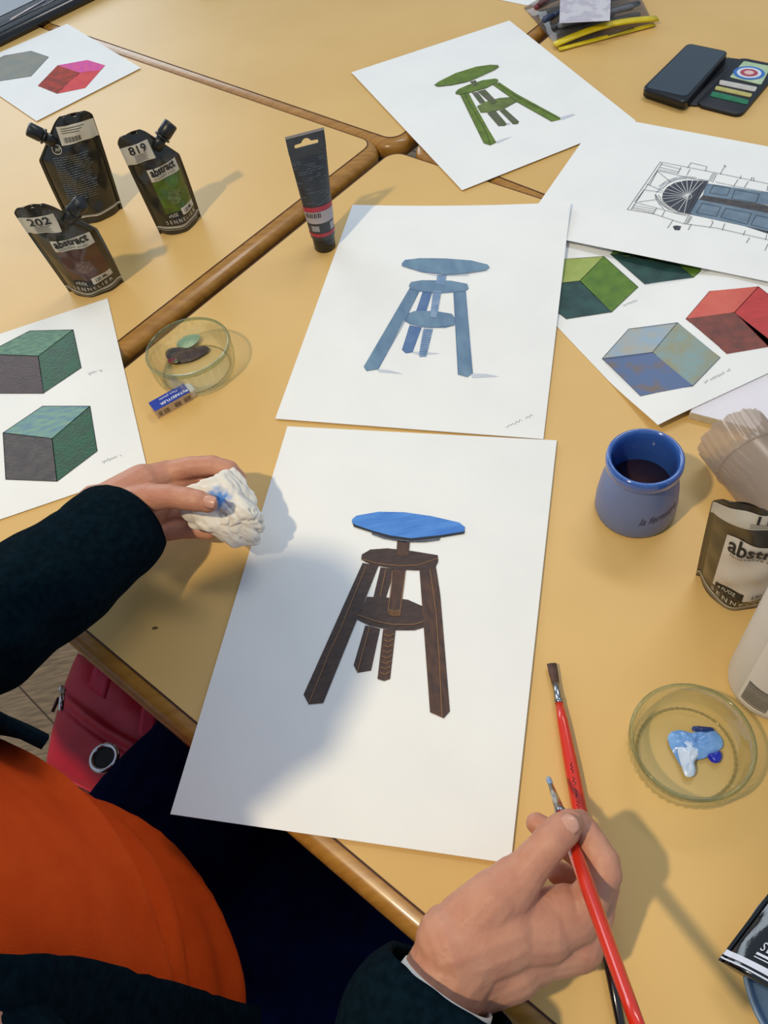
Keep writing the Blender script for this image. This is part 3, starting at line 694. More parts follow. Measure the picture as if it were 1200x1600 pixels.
# ------------------------------------------------------------------ black tube standing on its cap
def make_tube():
    b = U(508, 386); top = U(475.5, 207, .16); b0 = b
    root = thing('paint_tube', 'black paint tube with a hanging hole standing on its cap in the middle', 'paint tube', b0)
    ax = (top-b).normalized(); Ht = (top-b).length
    wd = (U(505, 198, .16)-U(446, 215, .16)); wd -= ax*wd.dot(ax); wd.normalize()
    nn = wd.cross(ax).normalized()
    if nn.dot(CAM-b) < 0: nn = -nn
    def S(t, v, off=0):
        """t angle 0..1 around, v 0..1 up from cap"""
        a = 2*math.pi*t; k = min(max((v-.12)/.70, 0), 1)
        rw = .0165+(.0235-.0165)*k; rn = .0165*(1-k**1.6)+.0006
        return b+ax*(v*Ht)+wd*(rw+off)*math.cos(a)+nn*(rn+off)*math.sin(a)
    body = mat('tube_black', (38, 42, 48), .4, (44, 50, 58), 60, coat=.2)
    v, f = grid(lambda i, j: S(i, .13+.72*j), 48, 30, True); obj('tube_body', v, f, body, root)
    n = 32; prof = [(.0, .0), (.0135, 0), (.0145, .001), (.0152, .022), (.0148, .0235), (.0, .0235)]
    v, f = lathe([(max(r, .0001), z) for r, z in prof], Vector(), n)
    rot = Vector((0, 0, 1)).rotation_difference(ax).to_matrix()
    obj('cap', [b+rot@p for p in v], f, CAPM, root)
    # flat tab with a hanging hole: filled 2-D curve
    c = bpy.data.curves.new('hang_tab', 'CURVE'); c.dimensions = '2D'; c.fill_mode = 'BOTH'; c.extrude = .0006
    def spl(pts):
        s = c.splines.new('POLY'); s.points.add(len(pts)-1)
        for p, q in zip(s.points, pts): p.co = (q[0], q[1], 0, 1)
        s.use_cyclic_u = True
    w = .0240; spl([(-w, 0), (w, 0), (w+.0006, Ht*.15), (-w-.0006, Ht*.15)])
    hole = [(-.0145, .0075), (-.0155, .0095), (-.0145, .0120), (-.0065, .0125), (-.0045, .0150), (-.002, .0170), (.002, .0170), (.0045, .0150), (.0065, .0125), (.0145, .0120), (.0155, .0095), (.0145, .0075)]
    spl(hole)
    to = bpy.data.objects.new('hang_tab', c); COL.objects.link(to); me = to.to_mesh()
    V = [b+ax*(Ht*.85+q.co.y)+wd*q.co.x+nn*q.co.z for q in me.vertices]; Fs = [list(p.vertices) for p in me.polygons]
    to.to_mesh_clear(); bpy.data.objects.remove(to); bpy.data.curves.remove(c)
    obj('hang_tab', V, Fs, body, root, False)
    v, f = grid(lambda i, j: b+ax*(Ht*(.985+.018*j))+wd*(-.0248+.0496*i)+nn*.0009, 2, 2); obj('crimped_end', v, f, mat('grey_crimp', (150, 145, 145), .5), root)
    def strip(name, t0, t1, v0, v1, m, off=.0004):
        q, f = grid(lambda i, j: S(t0+(t1-t0)*i, v0+(v1-v0)*j, off), 18, 3); obj(name, q, f, m, root)
    red = mat('tube_red_band', (168, 48, 66), .4, (158, 42, 58), 40); gy = mat('tube_grey_label', (168, 160, 162), .45, (160, 152, 156), 60)
    strip('red_band', .0, .5, .385, .425, red); strip('grey_label', .02, .48, .285, .383, gy); strip('red_band', 0, .5, .165, .195, red)
    for i in range(9):
        t = .44-.022*i; strip('barcode_bar', t, t-.009-.004*(i % 2), .335, .375, TXK, .0007)
    strip('symbol_mark', .16, .08, .205, .27, gy); strip('symbol_mark', .40, .30, .215, .265, mat('tube_pale_mark', (140, 140, 146), .5))
    faint = mat('tube_faint_print', (92, 104, 116), .5)
    r_ = random.Random(4)
    for i in range(22):
        vv = .79-.0165*i; t = .455
        while t > .08:
            w_ = .03+.07*r_.random(); strip('fine_print', t, max(t-w_, .05), vv, vv+.0045, faint, .0004) if r_.random() < .33 else None
            t -= w_+.012
make_tube()
# ------------------------------------------------------------------ eraser
def make_eraser():
    h = .013; O = U(242, 643, h); ex = U(306, 607.5, h)-O; ey = U(233, 629, h)-O
    L = ex.length; ex.normalize(); ey -= ex*ey.dot(ex); Wd = ey.length*1.0; ey.normalize()
    root = thing('eraser', 'white plastic eraser in a blue paper sleeve beside the left glass dish', 'eraser', O-Vector((0, 0, h)))
    def box(a0, a1, b0, b1, z0, z1, r, bev=.0008):
        P = [O+ex*a+ey*b+Vector((0, 0, -h)) for a, b in ((a0, b0), (a1, b0), (a1, b1), (a0, b1))]
        return prism(rounded(P, r), z0, z1, bev)
    v, f = box(.002, L, .0008, Wd-.0008, .0003, h-.0008, .006, .002); obj('rubber', v, f, mat('eraser_white', (226, 224, 222), .6, (216, 214, 214), 80), root)
    v, f = box(0, L*.86, 0, Wd, 0, h, .0006, .0003); obj('paper_sleeve', v, f, mat('sleeve_tan', (196, 172, 140), .5, (188, 164, 134), 90), root, False)
    v, f = box(0, L*.86, 0, Wd, h, h+.0003, .0006, .0); obj('blue_print', v, f, mat('sleeve_blue', (20, 44, 150), .4, (24, 50, 160), 40), root, False)
    wt = mat('sleeve_white_ink', (220, 225, 240), .5)
    fn = lambda x, y: O+ex*(L*.78-x)+ey*(.0015+.0058-y)+Vector((0, 0, .0006))
    text_on('lettering', 'STAEDTLER', .0058, fn, wt, root, .00015, width=L*.60)
    fn2 = lambda x, y: O+ex*(L*.66-x)+ey*(.0098+.0050-y)+Vector((0, 0, .0006))
    text_on('lettering', 'Mars plastic', .0054, fn2, wt, root, width=L*.44)
    c = O+ex*(L*.815)+ey*.0045+Vector((0, 0, .0006)); obj('round_logo', [c+ex*.002*math.cos(t*.5236)+ey*.002*math.sin(t*.5236) for t in range(12)], [list(range(12))], wt, root, False)
    side = lambda x, y: O+ex*x-ey*.0004+Vector((0, 0, -h+y))
    q = []
    for k, (a, b) in enumerate(((.06, .13), (.18, .30), (.44, .58), (.66, .82))):
        q.append(([side(L*a, .003), side(L*b, .003), side(L*b, .009), side(L*a, .009)], [[0, 1, 2, 3]]))
    obj('side_print', *join(*q), mat('sleeve_side_ink', (96, 80, 66), .6, (150, 130, 104), 500), root, False)
make_eraser()
# ------------------------------------------------------------------ glass dishes with paint
GLASS = clear_mat('dish_glass', (251, 253, 249), .5, .03, glass=.13)
def dish(label, c, r, h, ribs):
    root = thing('glass_dish', label, 'glass dish', c)
    CLR = clear_mat('dish_base_glass', (250, 252, 248), .5, .4)
    v, f = join(lathe([(.0001, .0028), (r*.74, .0028), (r*.80, .0040)], c, 180), lathe([(r*.86, .001), (r*.74, .0), (.0001, .0004)], c, 180)); obj('base', v, f, CLR, root)
    prof = [(r*.80, .0040), (r*.86, .0075, 0), (r*.90, h*.45, 0), (r*.915, h*.78, 0), (r*.925, h*.93), (r*.95, h), (r*.985, h*.985), (r, h*.93), (r*.985, h*.83), (r*.955, h*.78, .0022), (r*.945, h*.4, .0024), (r*.90, h*.10, .0020), (r*.86, .001)]
    v, f = lathe(prof, c, 180, ribs); obj('bowl', v, f, GLASS, root)
    rim = [(r*.93, h*.95), (r*.945, h*1.004), (r*.985, h*.995), (r*1.003, h*.94), (r*.99, h*.87)]
    v, f = lathe(rim, c, 96); obj('rim', v, f, clear_mat('dish_rim_glass', (222, 230, 212), .5, .04, diffuse=.10, dcol=(190, 204, 176)), root)
    ring = [c+Vector((r*.80*math.cos(t/96*2*math.pi), r*.80*math.sin(t/96*2*math.pi), .004)) for t in range(97)]
    v, f = tube(ring, [.0008+.0005*(i % 2) for i in range(97)], 6, False); obj('base_ring', v, f, clear_mat('dish_ring_glass', (228, 226, 206), .5, .05, diffuse=.2, dcol=(214, 200, 150)), root)
    return root
dl = (U(229, 540, .042)+U(357, 540, .042))/2; dlr = (U(229, 540, .042)-U(357, 540, .042)).length/2
dlc = Vector((dl.x, dl.y, T)); dish('ribbed glass dish with dried brown and mint paint, beside the eraser', dlc, dlr, .042, 30)
dr = (U(984, 1152, .035)+U(1183, 1158, .035))/2; drr = (U(984, 1152, .035)-U(1183, 1158, .035)).length/2
drc = Vector((dr.x, dr.y, T)); dish('ribbed glass dish holding fresh blue and white paint at the right', drc, drr, .035, 42)
def blob(name, label, pts, m, h0, hh, seed=0, cat='paint'):
    """puddle of paint over a pixel outline"""
    P = rounded([U(x, y, h0) for x, y in pts], .004, 4); c = sum(P, Vector())/len(P)
    n = len(P); V = []; Fs = []; K = 7
    for k in range(K):
        s = 1-k/K; z = hh*math.sqrt(max(0, 1-s*s*.999))
        for i, p in enumerate(P):
            q = c+(p-c)*s
            zz = z*(.75+.7*noise.noise(q*220+Vector((seed, 0, 0)))) if k else 0
            V.append(Vector((q.x, q.y, c.z+max(zz, 0))))
    V.append(c+Vector((0, 0, hh)))
    for k in range(K-1):
        for i in range(n): Fs.append([k*n+i, k*n+(i+1) % n, (k+1)*n+(i+1) % n, (k+1)*n+i])
    for i in range(n): Fs.append([(K-1)*n+i, (K-1)*n+(i+1) % n, len(V)-1])
    o = obj(name, V, Fs, m); tag(o, label, cat); return o
def z4(pts): return [(x/3.1579+820, y/3.1579+980) for x, y in pts]
blob('paint_blob', 'light blue paint puddle in the right glass dish', z4([(702, 545), (720, 515), (770, 505), (820, 525), (860, 505), (930, 500), (975, 550), (980, 590), (940, 620), (880, 650), (840, 655), (800, 690), (770, 690), (745, 640), (720, 600)]), mat('light_blue_acrylic', (92, 142, 212), .28, (120, 166, 226), 60, coat=.3, bump=.3, bscale=200), .0035, .0045, 1)
blob('paint_blob', 'white paint dab on top of the light blue puddle', z4([(750, 600), (775, 568), (820, 562), (860, 595), (855, 640), (835, 665), (845, 710), (830, 740), (790, 738), (778, 700), (765, 660)]), mat('white_acrylic', (206, 216, 236), .3, (176, 200, 234), 70, coat=.3, bump=.3, bscale=200), .0058, .003, 2)
blob('paint_blob', 'ultramarine paint dab at the right end of the light blue puddle', z4([(900, 625), (935, 620), (965, 605), (976, 640), (960, 668), (930, 672), (905, 650)]), mat('ultramarine_acrylic', (18, 30, 170), .2, (24, 40, 190), 60, coat=.5), .0040, .0045, 3)
blob('paint_blob', 'dark navy paint dab behind the light blue puddle', z4([(822, 490), (850, 486), (930, 496), (935, 512), (880, 518), (825, 512)]), mat('navy_acrylic', (20, 34, 92), .25, (30, 54, 120), 60, coat=.4), .0055, .003, 4)
def z7(pts): return [(x/7.5+220, y/7.5+480) for x, y in pts]
blob('paint_blob', 'dried brown paint skin in the left glass dish', z7([(280, 530), (330, 480), (430, 470), (540, 490), (640, 480), (740, 445), (810, 480), (790, 520), (660, 600), (560, 640), (440, 655), (340, 640), (300, 590)]), mat('dried_umber_acrylic', (84, 66, 54), .5, (58, 42, 40), 60, bump=.6, bscale=200), .0036, .004, 5)
blob('paint_blob', 'mint green dried paint leaf in the left glass dish', z7([(415, 460), (430, 400), (520, 335), (620, 310), (690, 320), (690, 370), (640, 430), (560, 480), (480, 472)]), mat('dried_mint_acrylic', (128, 160, 128), .5, (168, 190, 162), 50, bump=.5, bscale=200), .0065, .003, 6)
blob('paint_blob', 'crimson paint speck beside the brown skin in the left dish', z7([(310, 610), (370, 598), (440, 610), (450, 645), (380, 655), (320, 645)]), mat('crimson_acrylic', (120, 24, 44), .3, (60, 90, 50), 250, contrast=(.5, .6)), .0072, .0018, 7)
# ------------------------------------------------------------------ blue ceramic pot
def make_pot():
    c = Vector((.2430, .4405, T)); h = .080
    root = thing('ceramic_pot', 'blue glazed yogurt pot of dark rinse water at the right', 'pot', c)
    out = [(.0001, .0), (.0345, .0), (.0372, .0015), (.0385, .006), (.0383, .020), (.0360, .042), (.0325, .058), (.0315, .064)]
    v, f = lathe(out, c, 72); obj('pot_body', v, f, mat('matte_lavender_glaze', (104, 122, 168), .42, (98, 116, 162), 9, coat=.15), root)
    rim = [(.0315, .063), (.0328, .0655), (.0345, .0685), (.0350, .0735), (.0345, .0785), (.0330, .0800), (.0310, .0795), (.0296, .0765), (.0290, .070), (.0292, .045), (.030, .02), (.024, .006), (.0001, .006)]
    v, f = lathe(rim, c, 72); obj('pot_rim', v, f, mat('glossy_blue_glaze', (56, 98, 176), .12, (50, 90, 168), 9, coat=.8), root)
    v, f = lathe([(.0001, .040), (.0291, .040), (.0291, .0395)], c, 48); obj('rinse_water', v, f, mat('dark_rinse_water', (60, 40, 40), .05, (48, 32, 34), 20), root)
    a0 = math.atan2((CAM-c).y, (CAM-c).x)
    def fn(x, y):
        z = .0235+y+x*.15
        a = a0+.18+x/.0378
        # radius follows the wall
        r = .0383+( .0360-.0383)*max(0, (z-.020))/.022+.0004
        return c+Vector((r*math.cos(a), r*math.sin(a), z))
    text_on('lettering', 'la fermière', .0135, fn, mat('pot_brown_ink', (62, 56, 84), .5), root, shear=.35, width=.042)
make_pot()
# ------------------------------------------------------------------ frosted cup lying on its side, white bottle
def make_cup():
    r = .034
    a = (U(1104, 722, .02)+U(1176, 634, .05))/2; a.z = T+r+.0005
    b = U(1240, 800, r); ax = (b-a); ax.z = 0; ax.normalize()
    root = thing('plastic_cup', 'frosted ribbed plastic cup lying on its side at the right edge', 'plastic cup', Vector((a.x, a.y, T)))
    sd = ax.cross(Vector((0, 0, 1))).normalized(); up = Vector((0, 0, 1))
    def fn(i, j, o=0):
        t = 2*math.pi*i; L = .14*j
        rib = .0007*math.sin(26*t+L*90)*max(0, min(1, (.034-L)/.006)) if L < .034 else 0
        rr = r+rib-o+.0006*math.sin(3*t)*(1-j)
        return a+ax*(L+.0035*math.cos(2*t)*(1-j)*0+ (.0009*math.sin(13*t)*(1 if L < .001 else 0)))+sd*rr*math.cos(t)+up*rr*math.sin(t)
    FR = clear_mat('frosted_plastic', (240, 232, 224), .4, .22, diffuse=.34, dcol=(214, 206, 198))
    v1, f1 = grid(lambda i, j: fn(i, j), 156, 60, True); v2, f2 = grid(lambda i, j: fn(i, j, .0012), 156, 60, True)
    v, f = join((v1, f1), (v2, [q[::-1] for q in f2])); obj('cup_wall', v, f, FR, root)
    e = a+ax*.035
    ring = [e+sd*(r+.0003)*math.cos(t*.1309)+up*(r+.0003)*math.sin(t*.1309) for t in range(49)]
    v, f = tube(ring, [.0011]*49, 6, False); obj('cup_bead', v, f, FR, root)
    e = a+ax*.14
    obj('cup_base', [e+sd*r*math.cos(t*.1309)+up*r*math.sin(t*.1309) for t in range(48)], [list(range(48))], FR, root)
make_cup()
def make_bottle():
    r = .036
    c = drc+Vector((.092, .044, 0))
    root = thing('plastic_bottle', 'tall white plastic bottle with a barcode behind the right glass dish', 'bottle', c)
    prof = [(.0001, .0), (r*.9, 0), (r*.98, .002), (r, .006), (r, .135), (r*.96, .142), (r*.7, .152), (.014, .158), (.013, .160)]
    v, f = lathe(prof, c, 64); obj('bottle_body', v, f, mat('white_bottle_plastic', (206, 202, 196), .35, (200, 196, 190), 8), root)
    v, f = lathe([(.0145, .158), (.0155, .160), (.0155, .182), (.014, .184), (.0001, .184)], c, 40); obj('cap', v, f, mat('white_cap', (214, 212, 208), .4), root)
    def on(a, z, o=.0004): return c+Vector(((r+o)*math.cos(a), (r+o)*math.sin(a), z))
    a0 = math.atan2((CAM-c).y, (CAM-c).x)
    v, f = grid(lambda i, j: on(a0-.46+2.6*i, .010+.110*j), 30, 4); obj('label', v, f, mat('bottle_label_paper', (222, 216, 208), .5), root)
    V = []; Fs = []
    r_ = random.Random(2); z = .014
    while z < .044:
        w = .0004+.0009*r_.random()
        q, g = grid(lambda i, j: on(a0-.38+.60*i, z+w*j, .0008), 8, 1); o = len(V); V += q; Fs += [[x+o for x in k] for k in g]
        z += w+.0005+.0006*r_.random()
    obj('barcode', V, Fs, TXK, root)
    V = []; Fs = []
    for k in range(4):
        q, g = grid(lambda i, j: on(a0+.33+.05*k+.015*j, .014+.028*i, .0008), 6, 1); o = len(V); V += q; Fs += [[x+o for x in kk] for kk in g]
    obj('fine_print', V, Fs, mat('label_grey_ink', (110, 106, 100), .6), root)
make_bottle()
# ------------------------------------------------------------------ phone in a wallet case
def slab(name, pts, h0, h1, r, m, parent, bev=.001, label=None):
    P = rounded([U(x, y, h1) for x, y in pts], r, 6)
    P = [Vector((p.x, p.y, T)) for p in P]
    v, f = prism(P, h0, h1, bev); return obj(name, v, f, m, parent, bev > 0.0005, label=label)
def make_phone():
    z = lambda pts: [(x/5.714+990, y/5.714+50) for x, y in pts]
    case_m = mat('black_leatherette', (24, 26, 34), .5, (30, 32, 40), 200, bump=.2, bscale=900)
    root = thing('wallet_case', 'open black phone wallet case with cards at the top right', 'phone case', U(1100, 130))
    slab('case_back', z([(488, 112), (850, 205), (470, 640), (78, 560)]), .0005, .0045, .012, case_m, root)
    slab('case_cover', z([(950, 222), (1330, 300), (960, 742), (555, 640)]), .0005, .0055, .014, case_m, root)
    slab('case_spine', z([(840, 225), (960, 240), (575, 650), (450, 640)]), .0003, .0035, .002, case_m, root)
    def card(name, label, pts, m, h=.0065, grp='cards in the wallet case'):
        o = slab(name, z(pts), h-.0009, h, .003, m, None, .0002); tag(o, label, 'card', grp); return o
    a = z([(985, 258), (1230, 305), (1140, 468), (858, 400)])
    card('transport_card', 'pale green card with blue and red rings in the wallet case', [(985, 258), (1230, 305), (1140, 468), (858, 400)], mat('card_pale_green', (190, 206, 170), .35, (160, 190, 150), 50))
    c = U(1030/5.714+990, 366/5.714+50, .0066); ca = bpy.data.objects['transport_card']
    b2 = (U(a[1][0], a[1][1], .0066)-U(a[0][0], a[0][1], .0066)).normalized(); b3 = Vector((-b2.y, b2.x, 0))
    for k, (r, col) in enumerate(((.0200, (56, 112, 190)), (.0155, (214, 222, 236)), (.0112, (176, 66, 84)), (.0062, (222, 190, 186)))):
        V = [c+b2*r*1.15*math.cos(t*.1745)+b3*r*math.sin(t*.1745)+Vector((0, 0, .0002+.0002*k)) for t in range(36)]
        obj('ring_print', V, [list(range(36))], mat('card_ring_%d%d%d' % col, col, .35), ca, False)
    card('bank_card', 'white card tucked in the wallet case, above the yellow one', [(772, 425), (1105, 490), (1085, 530), (762, 465)], mat('card_white', (205, 200, 192), .35, (190, 186, 180), 80))
    card('bank_card', 'yellow card tucked in the wallet case, between white and green', [(738, 478), (1062, 550), (1045, 580), (722, 510)], mat('card_yellow', (196, 186, 112), .35, (180, 170, 96), 80))
    card('bank_card', 'green card tucked in the wallet case, the lowest', [(705, 528), (1030, 605), (1015, 645), (682, 570)], mat('card_green', (30, 124, 82), .35, (24, 108, 70), 80))
    ph = thing('smartphone', 'black smartphone with a blank dark screen in the left half of the wallet', 'phone', U(1070, 115, .0045))
    slab('phone_body', z([(488, 95), (850, 170), (465, 628), (75, 500)]), .005, .0165, .010, mat('phone_black', (14, 16, 20), .3, (18, 20, 24), 30), ph, .002)
    slab('screen', z([(494, 105), (828, 178), (468, 575), (110, 495)]), .0166, .0170, .008, mat('dark_screen', (34, 46, 54), .12, (36, 48, 56), 8, coat=.6), ph, 0)
    m = thing('', '', '', (0, 0, 0)); bpy.data.objects.remove(m)
make_phone()
# ------------------------------------------------------------------ clear zip pencil case
def make_case():
    root = thing('pencil_case', 'clear plastic zip pouch with a yellow zip, full of dark pens, at the top edge', 'pencil case', U(930, 30))
    A, B, C, D = U(818, 12, .001), U(975, -45, .001), U(1022, 36, .001), U(872, 74, .001)
    def S(i, j, side):
        p = A*(1-i)*(1-j)+B*i*(1-j)+C*i*j+D*(1-i)*j
        k = max(0, math.sin(math.pi*i)*math.sin(math.pi*min(1, j*1.0)))**.45
        w = .0016*math.sin(i*31+j*12)+.0012*math.sin(i*17-j*29)
        return p+Vector((0, 0, (.034*k+w*k) if side else 0))
    FI = clear_mat('clear_case_film', (226, 222, 218), .30, .06, diffuse=.14, dcol=(210, 205, 200))
    v1, f1 = grid(lambda i, j: S(i, j, 1), 30, 24); v2, f2 = grid(lambda i, j: S(i, j, 0), 30, 24)
    v, f = join((v1, f1), (v2, [q[::-1] for q in f2])); obj('clear_film', v, f, FI, root)
    Y = mat('yellow_zip', (222, 200, 22), .4, (205, 180, 18), 60)
    d0 = U(866, 70, .006); d1 = U(1026, 29, .010)
    v, f = tube([d0+(d1-d0)*t+Vector((0, 0, .010*math.sin(math.pi*t))) for t in [i/16 for i in range(17)]], [.0085]*17, 8, True, .4); obj('zip_band', v, f, Y, root)
    e0 = U(873, 77, .003); e1 = U(1022, 38, .003)
    v, f = tube([e0+(e1-e0)*t for t in [i/10 for i in range(11)]], [.0055]*11, 8, True, .4); obj('zip_band', v, f, Y, root)
    z0 = U(950, 55, .010); v, f = tube([z0, z0+(U(990, 43, .010)-z0)], [.0014, .0014], 6); obj('zip_pull', v, f, mat('zip_dark', (70, 60, 30), .4), root)
    # paper insert seen through the film
    o = slab('paper_insert', [(876, -25), (955, -25), (953, 32), (874, 36)], .0345, .0350, .001, mat('insert_card', (206, 202, 208), .5, (186, 180, 192), 70, contrast=(.45, .55)), root, 0)
    cols = [((40, 34, 44), 'black'), ((110, 40, 48), 'dark red'), ((44, 56, 84), 'navy'), ((70, 74, 82), 'grey'), ((36, 40, 46), 'charcoal'), ((96, 98, 106), 'pewter'), ((52, 46, 70), 'violet'), ((60, 64, 70), 'slate'), ((90, 56, 60), 'maroon')]
    rows = [((840, 22), (985, -8)), ((836, 12), (900, -18)), ((848, 32), (900, 8)), ((868, 52), (1000, 22)), ((862, 44), (960, 22)), ((872, 40), (990, 10)), ((850, 28), (870, 52)), ((925, 20), (1000, 5)), ((842, 5), (935, -24))]
    for k, ((a, b), (c_, n)) in enumerate(zip(rows, cols)):
        h = .008+.007*(k % 3)
        p, q = U(*a, h), U(*b, h)
        t = thing('felt_pen', n+' pen inside the clear zip pouch', 'pen', p, 'pens in the zip pouch')
        m = mat('pen_'+n.replace(' ', '_'), c_, .35, tuple(min(255, x+12) for x in c_), 60)
        pts = [p+(q-p)*s for s in (0, .04, .30, .32, .96, 1)]
        v, f = tube(pts[2:], [.0045, .0048, .0046, .003], 12); obj('barrel', v, f, m, t)
        v, f = tube(pts[:3], [.0035, .0052, .0052], 12); obj('cap', v, f, m, t)
make_case()
# small dark object at the top edge
g = thing('glasses_case', 'dark rounded glasses case just cut by the top edge', 'case', U(326, -12))
v, f = lathe([(.0001, .0), (.030, .0), (.034, .006), (.030, .016), (.012, .022), (.0001, .023)], Vector(), 40)
c0 = U(330, -18); dd = (U(360, -22)-c0).normalized(); de = Vector((-dd.y, dd.x, 0))
obj('case_shell', [c0+dd*p.x*1.2+de*p.y*.9+Vector((0, 0, p.z)) for p in v], f, mat('case_black', (18, 20, 34), .2, (24, 26, 44), 30, coat=.6), g)
v, f = tube([c0+dd*.0415*math.cos(t*.262)+de*.031*math.sin(t*.262)+Vector((0, 0, .006)) for t in range(25)], [.0009]*25, 6, False); obj('case_rim', v, f, mat('case_rim_grey', (150, 150, 165), .3, metal=.5), g)
# ------------------------------------------------------------------ brushes
RED = mat('red_lacquer', (214, 48, 22), .22, (206, 42, 20), 20, coat=.7); FER = mat('ferrule_steel', (170, 172, 176), .18, metal=1); DKL = mat('black_lacquer', (26, 18, 22), .2, coat=.6)
def brush(name, label, P0, P1, stations, tipm, tipkind, dark=False):
    """stations along P0 -> P1 (0..1): ferrule start, ferrule end, and handle radii"""
    root = thing(name, label, 'paintbrush', P0)
    d = P1-P0
    at = lambda t: P0+d*t
    b0, b1, f1_ = stations
    if tipkind == 'flat': v, f = tube([at(0), at(b0*.5), at(b0+.01)], [.0042, .0040, .0030], 12, True, .35)
    else: v, f = tube([at(0), at(b0*.3), at(b0*.8), at(b0+.02)], [.0006, .0021, .0022, .0016], 12)
    obj('bristles', v, f, tipm, root)
    v, f = tube([at(b0-.001), at((b0+b1)/2), at(b1-.012), at(b1-.010), at(b1-.006), at(b1)], [.0030 if tipkind == 'flat' else .0017, .0032 if tipkind == 'flat' else .0027, .0036, .0041, .0035, .0038], 16); obj('ferrule', v, f, FER, root)
    hs = f1_; pts = [at(t) for t, _ in hs]; v, f = tube(pts, [r for _, r in hs], 16); obj('handle', v, f, RED, root)
    if dark:
        v, f = tube([at(dark), at(.90), at(1.0), at(1.012)], [.0040, .0037, .0033, .0008], 12); obj('handle_end', v, f, DKL, root, label='black dipped handle end')
    return root, at
bA, atA = brush('paintbrush', 'flat red-handled brush lying on the table under the hand', U(862, 1037, .0055), U(972, 1612, .0055), (.07, .135, [(.135, .0036), (.20, .0047), (.34, .0058), (.45, .0060), (.60, .0050), (.80, .0038), (.9, .0034), (1, .0030)]), mat('brown_bristle', (92, 62, 48), .6, (70, 46, 36), 300, stretch=(1, 1, 1)), 'flat', .80)
script = scribble(893, 1192, 13, 78, 26, 2.2, 21)
V = []; Fs = []
for ln in script:
    v, f = tube([U(x, y, .0112) for x, y in ln], [.0004]*len(ln), 5); o_ = len(V); V += v; Fs += [[i+o_ for i in q] for q in f]
obj('printed_script', V, Fs, DKL, bA)
HB0 = U(856, 1214, .040); HB1 = U(1010, 1640, .175)
# ------------------------------------------------------------------ tissue
def make_tissue():
    c = U(352, 798, .048)
    bm = bmesh.new(); bmesh.ops.create_icosphere(bm, subdivisions=5, radius=1)
    X = (U(420, 812, .05)-c).normalized(); Y = (U(352, 730, .05)-c).normalized(); Z = Vector((0, 0, 1))
    rr = random.Random(12); planes = [(Vector((rr.gauss(0, 1), rr.gauss(0, 1), rr.gauss(0, 1))).normalized(), rr.uniform(.80, 1.12)) for _ in range(34)]
    for v in bm.verts:
        p = v.co.copy()
        # facets of a crumpled ball with sharp folds between them
        k = min(dd/max(p.dot(nn), .05) for nn, dd in planes)
        k += .16*noise.noise(p*1.8+Vector((3, 1, 2)))-.09*(1-abs(noise.noise(p*2.6))*3)*0
        k -= .13*max(0, 1-abs(noise.noise(p*2.3+Vector((5, 0, 1))))*9)
        k -= .05*max(0, 1-abs(noise.noise(p*5.1))*7)
        ang = math.atan2(p.y, p.x)
        k *= 1+.14*math.cos(ang*3+2.2)*(1-abs(p.z))
        v.co = c+X*p.x*.045*k+Y*p.y*.036*k+Z*p.z*.030*k
    m = bpy.data.materials.new('tissue_paper'); m.use_nodes = True; N = m.node_tree.nodes; L = m.node_tree.links; b = N['Principled BSDF']
    b.inputs['Roughness'].default_value = .9; b.inputs['Specular IOR Level'].default_value = .1
    b.inputs['Subsurface Weight'].default_value = .15; b.inputs['Subsurface Radius'].default_value = (.01, .01, .01); b.inputs['Subsurface Scale'].default_value = 1
    tc = N.new('ShaderNodeTexCoord'); vm = N.new('ShaderNodeVectorMath'); vm.operation = 'DISTANCE'
    L.new(tc.outputs['Object'], vm.inputs[0])
    nz = N.new('ShaderNodeTexNoise'); nz.inputs['Scale'].default_value = 140; L.new(tc.outputs['Object'], nz.inputs['Vector'])
    ad = N.new('ShaderNodeMath'); ad.operation = 'MULTIPLY_ADD'; ad.inputs[1].default_value = .016; L.new(nz.outputs[0], ad.inputs[0]); L.new(vm.outputs['Value'], ad.inputs[2])
    rp = N.new('ShaderNodeValToRGB'); rp.color_ramp.elements[0].position = .016; rp.color_ramp.elements[1].position = .023
    rp.color_ramp.elements[0].color = (*lin((96, 148, 216)), 1); rp.color_ramp.elements[1].color = (*lin((226, 220, 210)), 1)
    L.new(ad.outputs[0], rp.inputs[0]); L.new(rp.outputs[0], b.inputs['Base Color'])
    n2 = N.new('ShaderNodeTexVoronoi'); n2.inputs['Scale'].default_value = 45; n2.feature = 'F1'; L.new(tc.outputs['Object'], n2.inputs['Vector'])
    bp = N.new('ShaderNodeBump'); bp.inputs['Strength'].default_value = .35; bp.inputs['Distance'].default_value = .002; L.new(n2.outputs['Distance'], bp.inputs['Height']); L.new(bp.outputs[0], b.inputs['Normal'])
    o = from_bm('crumpled_tissue', bm, m); mod(o, 'SUBSURF', levels=1, render_levels=1); tag(o, 'crumpled white paper tissue with a blue stain held in the left hand', 'tissue')
    st = U(338, 778, .078)
    vm.inputs[1].default_value = tuple(st-o.location)
    return o
make_tissue()
